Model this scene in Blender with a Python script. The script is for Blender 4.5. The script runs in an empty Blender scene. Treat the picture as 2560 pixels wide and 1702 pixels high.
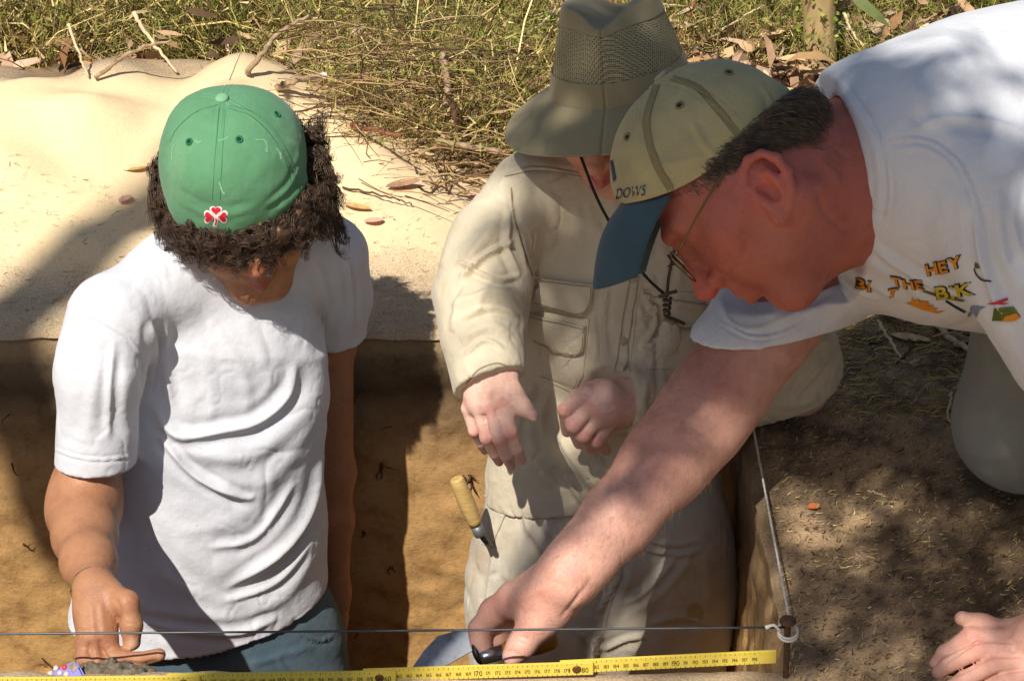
import bpy, bmesh, math, random
import numpy as np
from mathutils import Vector, Matrix
from mathutils.bvhtree import BVHTree
from mathutils.geometry import delaunay_2d_cdt

random.seed(7)
RNG = np.random.default_rng(7)
SC = bpy.context.scene
COL = SC.collection

# ------------------------------------------------------------------ camera
W0, H0 = 2560.0, 1702.0
F0 = 4598.0                                   # focal length in photograph pixels
TH = math.radians(28.0)
CT, ST = math.cos(TH), math.sin(TH)
CAM = np.array([0.0, -1.538, 1.15])
cd = bpy.data.cameras.new('camera')
cam = bpy.data.objects.new('camera', cd)
COL.objects.link(cam)
cam.location = CAM
cam.rotation_euler = (math.radians(90) - TH, 0, 0)
cd.sensor_fit = 'HORIZONTAL'
cd.sensor_width = 36.0
cd.lens = 36.0 * F0 / W0
cd.clip_start, cd.clip_end = 0.02, 200.0
SC.camera = cam

# ------------------------------------------------------------------ light
SUN = np.array([-0.33, -0.69, 1.0]); SUN /= np.linalg.norm(SUN)      # towards the sun
w = bpy.data.worlds.new('World'); SC.world = w; w.use_nodes = True
nt = w.node_tree
sky = nt.nodes.new('ShaderNodeTexSky'); sky.sky_type = 'NISHITA'; sky.sun_disc = False
sky.sun_elevation = math.asin(SUN[2])
sky.sun_rotation = math.atan2(SUN[0], SUN[1])
nt.links.new(sky.outputs[0], nt.nodes['Background'].inputs[0])
nt.nodes['Background'].inputs[1].default_value = 0.068
sl = bpy.data.lights.new('sun', 'SUN'); sl.energy = 5.0; sl.angle = math.radians(0.55); sl.color = (1.0, 0.96, 0.90)
so = bpy.data.objects.new('sun', sl); COL.objects.link(so)
so.rotation_euler = Vector(-SUN).to_track_quat('-Z', 'Y').to_euler()
so.location = (-3, -5, 8)
vs = SC.view_settings
vs.view_transform = 'Standard'; vs.look = 'None'; vs.gamma = 1.0; vs.exposure = 0.14; vs.use_curve_mapping = False
SC.render.engine = 'CYCLES'
SC.cycles.use_denoising = True
SC.cycles.max_bounces = 4
SC.cycles.use_adaptive_sampling = True
SC.cycles.adaptive_threshold = 0.02

# ------------------------------------------------------------------ projection helpers (plan a place from the photograph)
def at(px, py, Y):
    u, v = (px - 1280) / F0, (py - 851) / F0
    d = (Y - CAM[1]) / (CT - v * ST)
    return np.array([u * d, Y, CAM[2] - d * (ST + v * CT)])
def sc(px, py, Y):                            # metres per photograph pixel there
    v = (py - 851) / F0
    return (Y - CAM[1]) / (CT - v * ST) / F0
def proj(P):
    q = P - CAM
    d = q[:, 1] * CT - q[:, 2] * ST
    dn = -q[:, 1] * ST - q[:, 2] * CT
    return 1280 + F0 * q[:, 0] / d, 851 + F0 * dn / d, d
def ray(px, py):
    u, v = (px - 1280) / F0, (py - 851) / F0
    r = np.array([u, CT - v * ST, -ST - v * CT]); return r / np.linalg.norm(r)
def unit(a):
    a = np.asarray(a, float); return a / np.linalg.norm(a)
def sm(a, b, x):
    t = np.clip((x - a) / (b - a), 0, 1); return t * t * (3 - 2 * t)

# ------------------------------------------------------------------ value noise (numpy)
_PERM = RNG.random((64, 64, 64)).astype(np.float32)
def vnoise(P, f, seed=0):
    q = P * f + seed * 7.31
    i = np.floor(q).astype(int); t = (q - i); t = t * t * (3 - 2 * t)
    r = 0
    for dx in (0, 1):
        wx = t[:, 0] if dx else 1 - t[:, 0]
        for dy in (0, 1):
            wy = t[:, 1] if dy else 1 - t[:, 1]
            for dz in (0, 1):
                wz = t[:, 2] if dz else 1 - t[:, 2]
                r = r + wx * wy * wz * _PERM[(i[:, 0] + dx) & 63, (i[:, 1] + dy) & 63, (i[:, 2] + dz) & 63]
    return r * 2 - 1
def fbm(P, f, o=3, seed=0):
    r, a = 0, 1.0
    for k in range(o):
        r = r + a * vnoise(P, f * 2 ** k, seed + k); a *= 0.5
    return r

# ------------------------------------------------------------------ objects
def mesh_np(name, V, Fq, mat=None, parent=None, col=None, smooth=True):
    V = np.asarray(V, np.float32)
    me = bpy.data.meshes.new(name)
    Fq = np.asarray(Fq, np.int32)
    n, k = Fq.shape
    me.vertices.add(len(V)); me.vertices.foreach_set('co', V.ravel())
    me.loops.add(n * k); me.loops.foreach_set('vertex_index', Fq.ravel())
    me.polygons.add(n); me.polygons.foreach_set('loop_start', np.arange(0, n * k, k, dtype=np.int32))
    me.update(calc_edges=True); me.validate()
    if smooth: me.polygons.foreach_set('use_smooth', np.ones(len(me.polygons), bool))
    if col is not None:
        ca = me.color_attributes.new('Col', 'FLOAT_COLOR', 'POINT')
        c4 = np.ones((len(V), 4), np.float32); c4[:, :3] = col
        ca.data.foreach_set('color', c4.ravel())
    return link(name, me, mat, parent)
def link(name, me, mat=None, parent=None):
    o = bpy.data.objects.new(name, me); COL.objects.link(o)
    if mat is not None: me.materials.append(mat)
    if parent is not None: o.parent = parent
    return o
def pyd(name, V, Fs, mat=None, parent=None, smooth=False):
    me = bpy.data.meshes.new(name)
    me.from_pydata([tuple(map(float, v)) for v in V], [], [tuple(f) for f in Fs]); me.update()
    if smooth: me.polygons.foreach_set('use_smooth', np.ones(len(me.polygons), bool))
    return link(name, me, mat, parent)
def tag(o, label, cat, group=None, kind=None):
    o['label'] = label; o['category'] = cat
    if group: o['group'] = group
    if kind: o['kind'] = kind
    return o
def struct(o):
    o['kind'] = 'structure'; return o

def tube_arrays(path, radii, sides=8, cap=True):
    path = np.asarray(path, float); n = len(path)
    radii = np.broadcast_to(np.asarray(radii, float), (n,))
    t = np.gradient(path, axis=0); t /= np.linalg.norm(t, axis=1)[:, None] + 1e-12
    ref = np.array([0.0, 0, 1]) if abs(t[0, 2]) < .9 else np.array([1.0, 0, 0])
    nrm = np.zeros_like(path); v = np.cross(t[0], ref); v /= np.linalg.norm(v)
    for i in range(n):
        v = v - t[i] * np.dot(v, t[i]); v /= np.linalg.norm(v); nrm[i] = v
    b = np.cross(t, nrm)
    a = np.arange(sides) * 2 * math.pi / sides
    V = path[:, None] + radii[:, None, None] * (np.cos(a)[None, :, None] * nrm[:, None] + np.sin(a)[None, :, None] * b[:, None])
    V = V.reshape(-1, 3)
    Fs = []
    for i in range(n - 1):
        for j in range(sides):
            k = (j + 1) % sides
            Fs.append((i * sides + j, i * sides + k, (i + 1) * sides + k, (i + 1) * sides + j))
    if cap:
        Fs.append(tuple(range(sides))[::-1]); Fs.append(tuple(range((n - 1) * sides, n * sides)))
    return V, Fs
def tube(name, path, radii, mat, parent=None, sides=8):
    V, Fs = tube_arrays(path, radii, sides); return pyd(name, V, Fs, mat, parent, True)
def spline(pts, n):
    pts = np.asarray(pts, float); m = len(pts)
    if m == 2: return pts[0] + np.linspace(0, 1, n)[:, None] * (pts[1] - pts[0])
    e = np.vstack([2 * pts[0] - pts[1], pts, 2 * pts[-1] - pts[-2]])
    s = np.linspace(0, m - 1 - 1e-9, n); i = s.astype(int); t = (s - i)[:, None]
    a, b, c, d = e[i], e[i + 1], e[i + 2], e[i + 3]
    return .5 * (2 * b + (c - a) * t + (2 * a - 5 * b + 4 * c - d) * t ** 2 + (3 * b - a - 3 * c + d) * t ** 3)
def lathe(prof, a, axis, sides=24):
    """prof: (height along axis, radius)"""
    axis = unit(axis); r = np.array([0, 0, 1.0]) if abs(axis[2]) < .9 else np.array([1.0, 0, 0])
    u = unit(np.cross(axis, r)); v = np.cross(axis, u)
    an = np.arange(sides) * 2 * math.pi / sides
    V, Fs = [], []
    for h, rad in prof:
        for t in an: V.append(a + axis * h + rad * (math.cos(t) * u + math.sin(t) * v))
    n = len(prof)
    for i in range(n - 1):
        for j in range(sides):
            k = (j + 1) % sides; Fs.append((i * sides + j, i * sides + k, (i + 1) * sides + k, (i + 1) * sides + j))
    Fs.append(tuple(range(sides))[::-1]); Fs.append(tuple(range((n - 1) * sides, n * sides)))
    return V, Fs

# ------------------------------------------------------------------ signed-distance modelling + surface nets
class Body:
    """a soft solid: tapered limbs and ellipsoids melted together, then meshed as one surface"""
    def __init__(s): s.ops = []
    def c(s, a, b, ra, rb, k=.02, flat=None, op='+'):
        s.ops.append(('c', np.asarray(a, float), np.asarray(b, float), ra, rb, k, flat, op)); return s
    def e(s, c, R, rad, k=.02, op='+'):
        s.ops.append(('e', np.asarray(c, float), np.asarray(R, float), np.asarray(rad, float), None, k, None, op)); return s
    def carve_end(s, c, d, R, depth=.2):
        """cut a hem: remove everything beyond c along d within radius R"""
        d = unit(d); u = unit(np.cross(d, [.1, .2, .9]))
        s.ops.append(('k', np.asarray(c, float), np.array([u, np.cross(d, u), d]), np.array([R, R, depth]), None, .002, None, '-'))
    def chain(s, js, k=.02, flat=None, op='+'):   # js: (x, y, Y, r_px) in photograph pixels
        for i in range(len(js) - 1):
            a, b = js[i], js[i + 1]
            s.c(at(*a[:3]), at(*b[:3]), a[3] * sc(*a[:3]), b[3] * sc(*b[:3]), k, flat, op)
        return s
    def bounds(s):
        lo, hi = np.full(3, 1e9), np.full(3, -1e9)
        for o in s.ops:
            if o[7] != '+': continue
            l, h = s.box(o); lo = np.minimum(lo, l); hi = np.maximum(hi, h)
        return lo - .01, hi + .01
    def box(s, o):
        if o[0] == 'c':
            r = max(o[3], o[4]); return np.minimum(o[1], o[2]) - r, np.maximum(o[1], o[2]) + r
        r = o[3].max(); return o[1] - r, o[1] + r
    def __call__(s, P):
        return s.blocks(np.asarray(P, np.float32).reshape(-1, 1, 3)).ravel()
    def blocks(s, P):
        """P (blocks, points, 3): each piece is only measured in the blocks it reaches"""
        nb, K = P.shape[:2]
        d = np.full((nb, K), .06, np.float32)
        bl, bh = P.min(1), P.max(1)
        for o in s.ops:
            t, k, op = o[0], o[5], o[7]
            if t == 'k':
                q = (P - o[1].astype(np.float32)) @ o[2].T.astype(np.float32); R, dep = o[3][0], o[3][2]
                g = np.maximum(np.hypot(q[..., 0], q[..., 1]) - R, np.abs(q[..., 2] - dep) - dep)
                d = smax(d, -g, k); continue
            lo, hi = s.box(o); m = k + .025
            idx = np.nonzero(np.all((bh > lo - m) & (bl < hi + m), axis=1))[0]
            if not len(idx): continue
            Q = P[idx]
            if t == 'c':
                ba = (o[2] - o[1]).astype(np.float32); pa = Q - o[1].astype(np.float32)
                h = np.clip(pa @ (ba / max(ba @ ba, 1e-12)), 0, 1)
                q = pa - h[..., None] * ba
                q2 = q[..., 0] ** 2 + q[..., 1] ** 2 + q[..., 2] ** 2
                if o[6] is not None:
                    n, f = o[6]; q2 = q2 + (q @ n.astype(np.float32)) ** 2 * (f * f - 1)
                g = np.sqrt(q2) - (o[3] + h * (o[4] - o[3]))
                if o[6] is not None and o[6][1] > 1: g = g / (1 + (o[6][1] - 1) * .5)
            else:
                q = (Q - o[1].astype(np.float32)) @ o[2].T.astype(np.float32); r = o[3].astype(np.float32)
                a = q / r; b = a / r
                k0 = np.sqrt((a * a).sum(-1)); k1 = np.sqrt((b * b).sum(-1)) + 1e-9
                g = k0 * (k0 - 1) / k1
            d[idx] = smin(d[idx], g, k) if op == '+' else smax(d[idx], -g, k)
        return d
def smin(a, b, k):
    if k <= 0: return np.minimum(a, b)
    h = np.maximum(k - np.abs(a - b), 0) / k; return np.minimum(a, b) - h * h * k * .25
def smax(a, b, k): return -smin(-a, -b, k)

def nets(f, lo, hi, h, B=8):
    nb = np.ceil((hi - lo) / (h * B)).astype(int)
    g = np.stack(np.meshgrid(*[np.arange(n) for n in nb], indexing='ij'), -1).reshape(-1, 3)
    fc = f(lo + (g + .5) * h * B)
    act = g[np.abs(fc) < h * B * .87 * 1.45 + .003]
    L = np.stack(np.meshgrid(*[np.arange(B + 1)] * 3, indexing='ij'), -1).reshape(-1, 3)
    S = np.empty((len(act), B + 1, B + 1, B + 1), np.float32)
    ch = max(1, 400000 // len(L))
    for i in range(0, len(act), ch):
        a = act[i:i + ch]
        P = (lo + (a[:, None] * B + L[None]) * h).astype(np.float32)
        S[i:i + ch] = f.blocks(P).reshape(len(a), B + 1, B + 1, B + 1)
    NX, NY, NZ = nb * B + 2
    neg = S < 0
    cnt = sum(neg[:, a:a + B, b:b + B, c:c + B].astype(np.int8) for a in (0, 1) for b in (0, 1) for c in (0, 1))
    ci = np.argwhere((cnt > 0) & (cnt < 8))
    bi, loc = ci[:, 0], ci[:, 1:]
    cor = np.array([(a, b, c) for a in (0, 1) for b in (0, 1) for c in (0, 1)])
    val = np.stack([S[bi, loc[:, 0] + a, loc[:, 1] + b, loc[:, 2] + c] for a, b, c in cor], 1)
    acc = np.zeros((len(ci), 3)); num = np.zeros(len(ci))
    for i in range(8):
        for j in range(i + 1, 8):
            if np.abs(cor[i] - cor[j]).sum() != 1: continue
            m = (val[:, i] < 0) != (val[:, j] < 0)
            t = val[m, i] / (val[m, i] - val[m, j])
            acc[m] += cor[i] + t[:, None] * (cor[j] - cor[i]); num[m] += 1
    gc = act[bi] * B + loc
    V = lo + (gc + acc / num[:, None]) * h
    cid = (gc[:, 0].astype(np.int64) * NY + gc[:, 1]) * NZ + gc[:, 2]
    o = np.argsort(cid); cid = cid[o]; V = V[o]
    Q = []
    for a in range(3):
        b, c = (a + 1) % 3, (a + 2) % 3
        s1 = neg[:, :B, :B, :B]
        sl_ = [slice(None)] + [slice(0, B)] * 3; sl_[a + 1] = slice(1, B + 1)
        s2 = neg[tuple(sl_)]
        e = np.argwhere(s1 != s2)
        if not len(e): continue
        fl = s1[e[:, 0], e[:, 1], e[:, 2], e[:, 3]]
        gg = act[e[:, 0]] * B + e[:, 1:]
        ids = []
        for db, dc in ((0, 0), (-1, 0), (-1, -1), (0, -1)):
            k = gg.copy(); k[:, b] += db; k[:, c] += dc
            i_ = (k[:, 0].astype(np.int64) * NY + k[:, 1]) * NZ + k[:, 2]
            p = np.clip(np.searchsorted(cid, i_), 0, len(cid) - 1)
            ids.append(np.where(cid[p] == i_, p, -1))
        q = np.stack(ids, 1); ok = (q >= 0).all(1); q = q[ok]; fl = fl[ok]
        q[~fl] = q[~fl][:, ::-1]
        Q.append(q)
    Q = close_gaps(np.vstack(Q))
    return V, Q
def close_gaps(Q):
    """stitch the odd missing face"""
    a = Q.ravel(); b = np.roll(Q, -1, 1).ravel(); n = np.int64(Q.max()) + 1
    k = a * n + b; r = b * n + a
    m = ~np.isin(r, k); nxt = {}
    for i, j in zip(b[m], a[m]): nxt.setdefault(int(i), int(j))
    add, seen = [], set()
    for s0 in list(nxt):
        if s0 in seen: continue
        loop, c = [], s0
        while c in nxt and c not in seen and len(loop) < 40: seen.add(c); loop.append(c); c = nxt[c]
        if c == s0 and len(loop) >= 4:
            for i in range(1, len(loop) - 2, 2): add.append((loop[0], loop[i], loop[i + 1], loop[i + 2]))
    return np.vstack([Q, np.array(add, Q.dtype)]) if add else Q
def normals(V, Q):
    d1, d2 = V[Q[:, 2]] - V[Q[:, 0]], V[Q[:, -1]] - V[Q[:, 1]]
    n = np.cross(d1, d2); N = np.zeros_like(V)
    for i in range(Q.shape[1]):
        for j in range(3): N[:, j] += np.bincount(Q[:, i], n[:, j], len(V))
    return N / (np.linalg.norm(N, axis=1)[:, None] + 1e-12)
def relax(V, Q, it=1, lam=.5):
    for _ in range(it):
        A = np.zeros_like(V); c = np.zeros(len(V))
        for i in range(4):
            j = (i + 1) % 4
            for x in range(3): A[:, x] += np.bincount(Q[:, i], V[Q[:, j], x], len(V))
            c += np.bincount(Q[:, i], minlength=len(V))
        V = V + lam * (A / np.maximum(c, 1)[:, None] - V)
    return V

# ------------------------------------------------------------------ sculpting strokes (photograph pixels, applied to the surface that faces the lens)
def seg_dist(x, y, poly):
    """distance to a polyline, signed side, position along 0..1"""
    poly = np.asarray(poly, float); best = np.full(len(x), 1e9); sgn = np.zeros(len(x)); par = np.zeros(len(x))
    L = np.r_[0, np.cumsum(np.linalg.norm(np.diff(poly, axis=0), axis=1))]
    for i in range(len(poly) - 1):
        a, b = poly[i], poly[i + 1]; ab = b - a; l2 = ab @ ab
        t = np.clip(((x - a[0]) * ab[0] + (y - a[1]) * ab[1]) / l2, 0, 1)
        dx, dy = x - a[0] - t * ab[0], y - a[1] - t * ab[1]
        d = np.hypot(dx, dy); m = d < best
        best[m] = d[m]; sgn[m] = np.sign(ab[0] * dy - ab[1] * dx)[m]; par[m] = ((L[i] + t * math.sqrt(l2)) / L[-1])[m]
    return best, sgn, par
def sculpt(V, Q, strokes):
    """stroke: (points, width_px, amount_mm, kind) kind r ridge, v valley with shoulders, s step (left side of the path up)"""
    N = normals(V, Q); x, y, d = proj(V)
    face = np.einsum('ij,ij->i', N, CAM - V) / np.linalg.norm(CAM - V, axis=1)
    fw = sm(-.05, .2, face)
    D = np.zeros(len(V))
    for st in strokes:
        pts, wd, am, kind = st[:4]
        pts = spline(pts, max(4, 5 * len(pts)))
        lo, hi = pts.min(0) - 4 * wd, pts.max(0) + 4 * wd
        i = np.nonzero((x > lo[0]) & (x < hi[0]) & (y > lo[1]) & (y < hi[1]) & (fw > 0))[0]
        if not len(i): continue
        dist, sg, t = seg_dist(x[i], y[i], pts)
        tap = np.clip(np.minimum(t, 1 - t) * 5, 0, 1) ** .7
        end = (t <= 1e-6) | (t >= 1 - 1e-6)
        u = dist / wd
        if kind == 'r': p = np.exp(-u * u)
        elif kind == 'v': p = -np.exp(-(u / .6) ** 2) + .55 * np.exp(-((u - 1.6) / .9) ** 2)
        elif kind == 's': p = np.where(sg < 0, np.exp(-(u / 2.2) ** 2), -.35 * np.exp(-(u / .8) ** 2))
        elif kind == 'f':                                     # flat seam: a low welt
            p = np.clip(1.5 - u, 0, 1); tap = 1.0
        D[i] += p * tap * am * .001 * fw[i]
    return V + N * D[:, None]
def inpoly(x, y, poly):
    poly = np.asarray(poly, float); r = np.zeros(len(x), bool); j = len(poly) - 1
    for i in range(len(poly)):
        a, b = poly[i], poly[j]
        c = ((a[1] > y) != (b[1] > y)) & (x < (b[0] - a[0]) * (y - a[1]) / (b[1] - a[1] + 1e-9) + a[0])
        r ^= c; j = i
    return r

# ------------------------------------------------------------------ flat pieces laid on a surface
def bvh_of(o):
    me = o.data
    V = np.empty(len(me.vertices) * 3, np.float32); me.vertices.foreach_get('co', V)
    return BVHTree.FromPolygons([Vector(v) for v in V.reshape(-1, 3)], [tuple(p.vertices) for p in me.polygons])
def laid(bv, name, polys, mat, parent, off=.0008, thick=.0, step=9.0, puff=0.0):
    """polys: closed outlines in photograph pixels; laid on the surface, given thickness towards the cloth"""
    VV, FF = [], []
    for poly in polys:
        poly = [tuple(p) for p in poly]
        P = []
        for i, p in enumerate(poly):
            q = poly[(i + 1) % len(poly)]; L = math.hypot(q[0] - p[0], q[1] - p[1]); n = max(1, int(L / step))
            P += [(p[0] + (q[0] - p[0]) * k / n, p[1] + (q[1] - p[1]) * k / n) for k in range(n)]
        nbd = len(P); A = np.array(P); lo, hi = A.min(0), A.max(0)
        gx, gy = np.meshgrid(np.arange(lo[0] + step / 2, hi[0], step), np.arange(lo[1] + step / 2, hi[1], step))
        gx, gy = gx.ravel(), gy.ravel(); m = inpoly(gx, gy, A)
        if m.any():
            dd, _, _ = seg_dist(gx, gy, np.vstack([A, A[:1]])); m &= dd > step * .5
        P += list(zip(gx[m], gy[m]))
        res = delaunay_2d_cdt([Vector(p) for p in P], [], [list(range(nbd))], 1, 1e-4)
        vs_, fs_ = res[0], res[2]
        top, ok = [], []
        for v in vs_:
            r = ray(v[0], v[1]); h = bv.ray_cast(Vector(CAM), Vector(r))
            if h[0] is None: top.append(None)
            else:
                n = h[1] if h[1].dot(Vector(-r)) > 0 else -h[1]
                top.append((np.array(h[0]), np.array(n)))
        base = len(VV); idx = {}
        dz, _, _ = seg_dist(np.array([v[0] for v in vs_]), np.array([v[1] for v in vs_]), np.vstack([A, A[:1]]))
        for i, t in enumerate(top):
            if t is None: continue
            idx[i] = len(VV); VV.append(t[0] + t[1] * (off + thick + puff * (1 - math.exp(-dz[i] / 18.))))
        for f in fs_:
            if all(i in idx for i in f):
                q = [VV[idx[i]] for i in f]
                if max(np.linalg.norm(q[0] - q[1]), np.linalg.norm(q[1] - q[2])) < .05: FF.append([idx[i] for i in f])
        if thick > 0:
            cnt = {}
            for f in FF:
                if f[0] < base: continue
                for i in range(3):
                    e = (f[i], f[(i + 1) % 3]); cnt[e] = 1
            low = {}
            inv = {v: k for k, v in idx.items()}
            for (a, b) in list(cnt):
                if (b, a) in cnt: continue
                for q in (a, b):
                    if q not in low:
                        low[q] = len(VV); t = top[inv[q]]; VV.append(t[0] - t[1] * .001)
                FF.append([b, a, low[a], low[b]])
    if not FF: return None
    par = list(range(len(VV)))
    def root(i):
        while par[i] != i: par[i] = par[par[i]]; i = par[i]
        return i
    for f in FF:
        for i in f[1:]: par[root(i)] = root(f[0])
    cnt = {}
    for f in FF: r = root(f[0]); cnt[r] = cnt.get(r, 0) + 1
    if len(polys) == 1:
        best = max(cnt, key=cnt.get); FF = [f for f in FF if root(f[0]) == best]
    used = sorted({i for f in FF for i in f}); mp_ = {i: k for k, i in enumerate(used)}
    return pyd(name, [VV[i] for i in used], [[mp_[i] for i in f] for f in FF], mat, parent, thick == 0)
def ribbon_px(pts, wd):
    """outline polygon of a strip wd px wide along pts"""
    p = spline(pts, max(6, 4 * len(pts))); t = np.gradient(p, axis=0); t /= np.linalg.norm(t, axis=1)[:, None]
    n = np.stack([-t[:, 1], t[:, 0]], 1) * wd / 2
    return [tuple(q) for q in np.vstack([p + n, (p - n)[::-1]])]
def _glyphs(chars, bold=0.0):
    G = {}
    for ch in chars:
        cu = bpy.data.curves.new('t', 'FONT'); cu.body = ch; cu.resolution_u = 3; cu.offset = bold
        o = bpy.data.objects.new('t', cu); COL.objects.link(o)
        me = bpy.data.meshes.new_from_object(o.evaluated_get(bpy.context.evaluated_depsgraph_get()))
        G[ch] = (np.array([v.co[:2] for v in me.vertices]), [tuple(p.vertices) for p in me.polygons])
        bpy.data.objects.remove(o); bpy.data.curves.remove(cu); bpy.data.meshes.remove(me)
    return G
GLYPH = _glyphs('0123456789DOWSBITHEYK'); GLYPH_M = _glyphs('BITHEYK', .03); GLYPH_B = _glyphs('BITHEYK', .075)
def text_polys(txt, to_px, gap=.07, G=None):
    """print: the letters' faces from the built-in font; to_px maps font coordinates"""
    V, Fs, x = [], [], 0.0
    for ch in txt:
        g, f = (G or GLYPH)[ch]; o = sum(len(q) for q in V); x0 = GLYPH[ch][0][:, 0].min(); V.append(g + [x - x0, 0]); Fs += [tuple(i + o for i in q) for q in f]; x += np.ptp(GLYPH[ch][0][:, 0]) + gap
    return to_px(np.vstack(V)), Fs
def laid_mesh(bv, name, P, Fs, mat, parent, off):
    VV, ok = [], []
    for p in P:
        r = ray(p[0], p[1]); h = bv.ray_cast(Vector(CAM), Vector(r))
        if h[0] is None: VV.append(np.zeros(3)); ok.append(False); continue
        n = h[1] if h[1].dot(Vector(-r)) > 0 else -h[1]
        VV.append(np.array(h[0]) + np.array(n) * off); ok.append(True)
    FF = [f for f in Fs if all(ok[i] for i in f)]
    return pyd(name, VV, FF, mat, parent)

# ------------------------------------------------------------------ materials
def srgb(r, g, b):
    return tuple((c / 255 / 12.92) if c / 255 < .04045 else ((c / 255 + .055) / 1.055) ** 2.4 for c in (r, g, b))
class M:
    def __init__(s, name, rough=.8, spec=.3):
        s.m = bpy.data.materials.new(name); s.m.use_nodes = True
        s.t = s.m.node_tree; s.b = s.t.nodes['Principled BSDF']
        s.b.inputs['Roughness'].default_value = rough; s.b.inputs['Specular IOR Level'].default_value = spec
        s.co = None
    def n(s, typ, **kw):
        x = s.t.nodes.new('ShaderNode' + typ)
        for k, v in kw.items(): setattr(x, k, v)
        return x
    def l(s, a, b): s.t.links.new(a, b)
    def coord(s):
        if s.co is None: s.co = s.n('TexCoord').outputs['Object']
        return s.co
    def noise(s, scale, detail=3, rough=.55, stretch=None, dist=0):
        x = s.n('TexNoise'); x.inputs['Scale'].default_value = scale; x.inputs['Detail'].default_value = detail
        x.inputs['Roughness'].default_value = rough; x.inputs['Distortion'].default_value = dist
        v = s.coord()
        if stretch:
            mp = s.n('Mapping'); mp.inputs['Scale'].default_value = stretch; s.l(v, mp.inputs[0]); v = mp.outputs[0]
        s.l(v, x.inputs['Vector']); return x.outputs['Fac']
    def ramp(s, fac, stops):
        r = s.n('ValToRGB'); e = r.color_ramp.elements
        while len(e) < len(stops): e.new(.5)
        for i, (p, c) in enumerate(stops):
            e[i].position = p; e[i].color = (*c, 1) if len(c) == 3 else c
        s.l(fac, r.inputs[0]); return r.outputs[0]
    def mix(s, a, b, fac, mode='MIX'):
        x = s.n('Mix', data_type='RGBA', blend_type=mode)
        for k, v in ((6, a), (7, b)):
            if isinstance(v, tuple): x.inputs[k].default_value = (*v, 1)
            else: s.l(v, x.inputs[k])
        if isinstance(fac, (int, float)): x.inputs[0].default_value = fac
        else: s.l(fac, x.inputs[0])
        return x.outputs[2]
    def math(s, op, a, b=None, c=None):
        x = s.n('Math', operation=op)
        for i, v in enumerate((a, b, c)):
            if v is None: continue
            if isinstance(v, (int, float)): x.inputs[i].default_value = v
            else: s.l(v, x.inputs[i])
        return x.outputs[0]
    def attr(s, name='Col'):
        x = s.n('Attribute'); x.attribute_name = name; return x.outputs['Color']
    def sep(s):
        x = s.n('SeparateXYZ'); s.l(s.coord(), x.inputs[0]); return x.outputs
    def base(s, c):
        if isinstance(c, tuple): s.b.inputs['Base Color'].default_value = (*c, 1)
        else: s.l(c, s.b.inputs['Base Color'])
        return s
    def bump(s, h, strength=.3, dist=.002):
        x = s.n('Bump'); x.inputs['Strength'].default_value = strength; x.inputs['Distance'].default_value = dist
        s.l(h, x.inputs['Height'])
        if s.b.inputs['Normal'].is_linked: s.l(s.b.inputs['Normal'].links[0].from_socket, x.inputs['Normal'])
        s.l(x.outputs[0], s.b.inputs['Normal']); return s
    def set(s, **kw):
        for k, v in kw.items(): s.b.inputs[k.replace('_', ' ')].default_value = v
        return s
def plain(name, c, rough=.7, var=.12, scale=60, spec=.3, metal=0, bump=.0, bscale=300):
    m = M(name, rough, spec)
    dark = tuple(x * (1 - var) for x in c); light = tuple(min(1, x * (1 + var)) for x in c)
    m.base(m.ramp(m.noise(scale), [(.3, dark), (.7, light)]))
    if metal: m.set(Metallic=metal)
    if bump: m.bump(m.noise(bscale, 4), bump, .002)
    return m.m

# ================================================================== THE SETTING
PX0, PX1, PY0, PY1 = -1.72, 0.289, 0.0, 0.648      # the pit
def gz(x, y):
    x = np.asarray(x, float); y = np.asarray(y, float)
    P = np.stack([x, y, np.zeros_like(x)], -1).reshape(-1, 3)
    n1 = vnoise(P, 9.0, 3).reshape(x.shape); n2 = vnoise(P, 31.0, 5).reshape(x.shape); n0 = vnoise(P, 2.3, 9).reshape(x.shape)
    z = -.05 * (1 - np.clip(y / .65, 0, 1)) + .004 * n1 + .0022 * n2
    crest = np.interp(x, [-3, -1.6, -.85, -.5, -.37, -.24, -.12, -.02, .15], [.11, .14, .134, .132, .110, .064, .026, .008, 0])
    y0 = 1.2 + .05 * n0
    rise = np.where(y < y0, sm(.74, 1.0, y) * .62 + .38 * sm(.9, 1.2, y), 1 - sm(1.25, 1.75, y))
    z = z + crest * rise * (1 + .20 * n0) + crest * .26 * n1 * rise
    # a slump hollow in the heap's face and a rounded shoulder on its right flank
    z = z + .035 * np.exp(-((x + .13) / .12) ** 2 - ((y - .98) / .13) ** 2) - .03 * np.exp(-((x + .52) / .10) ** 2 - ((y - 1.0) / .14) ** 2) + .022 * np.exp(-((x + .70) / .5) ** 2 - ((y - .93 - .12 * x) / .05) ** 2)
    z = z + .02 * np.exp(-((x + .78) / .13) ** 2 - ((y - .95) / .10) ** 2)
    z = z + np.where(y > 1.7, (y - 1.7) * .05, 0) + .02 * n0 * sm(1.5, 2.2, y)
    return z
def on_ground(px, py, h=0.0):
    r = ray(px, py); t = np.linspace(1.2, 8, 1400)
    P = CAM + t[:, None] * r; below = P[:, 2] < gz(P[:, 0], P[:, 1]) + h
    i = int(np.argmax(below)) if below.any() else len(t) - 1
    return P[i]
def axis_pts(a, b, step, far, snaps):
    p = list(np.arange(a, b, step)); g = step
    q = b
    while q < far: p.append(q); g *= 1.35; q += g
    q = a; g = step
    while q > -far: g *= 1.35; q -= g; p.append(q)
    p = np.array(sorted(p))
    for s in snaps: p[np.argmin(np.abs(p - s))] = s
    return p
gx = axis_pts(-1.15, 1.1, .0115, 60, (PX0, PX1)); gy = axis_pts(-.3, 2.5, .0115, 60, (PY0, PY1))
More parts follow.
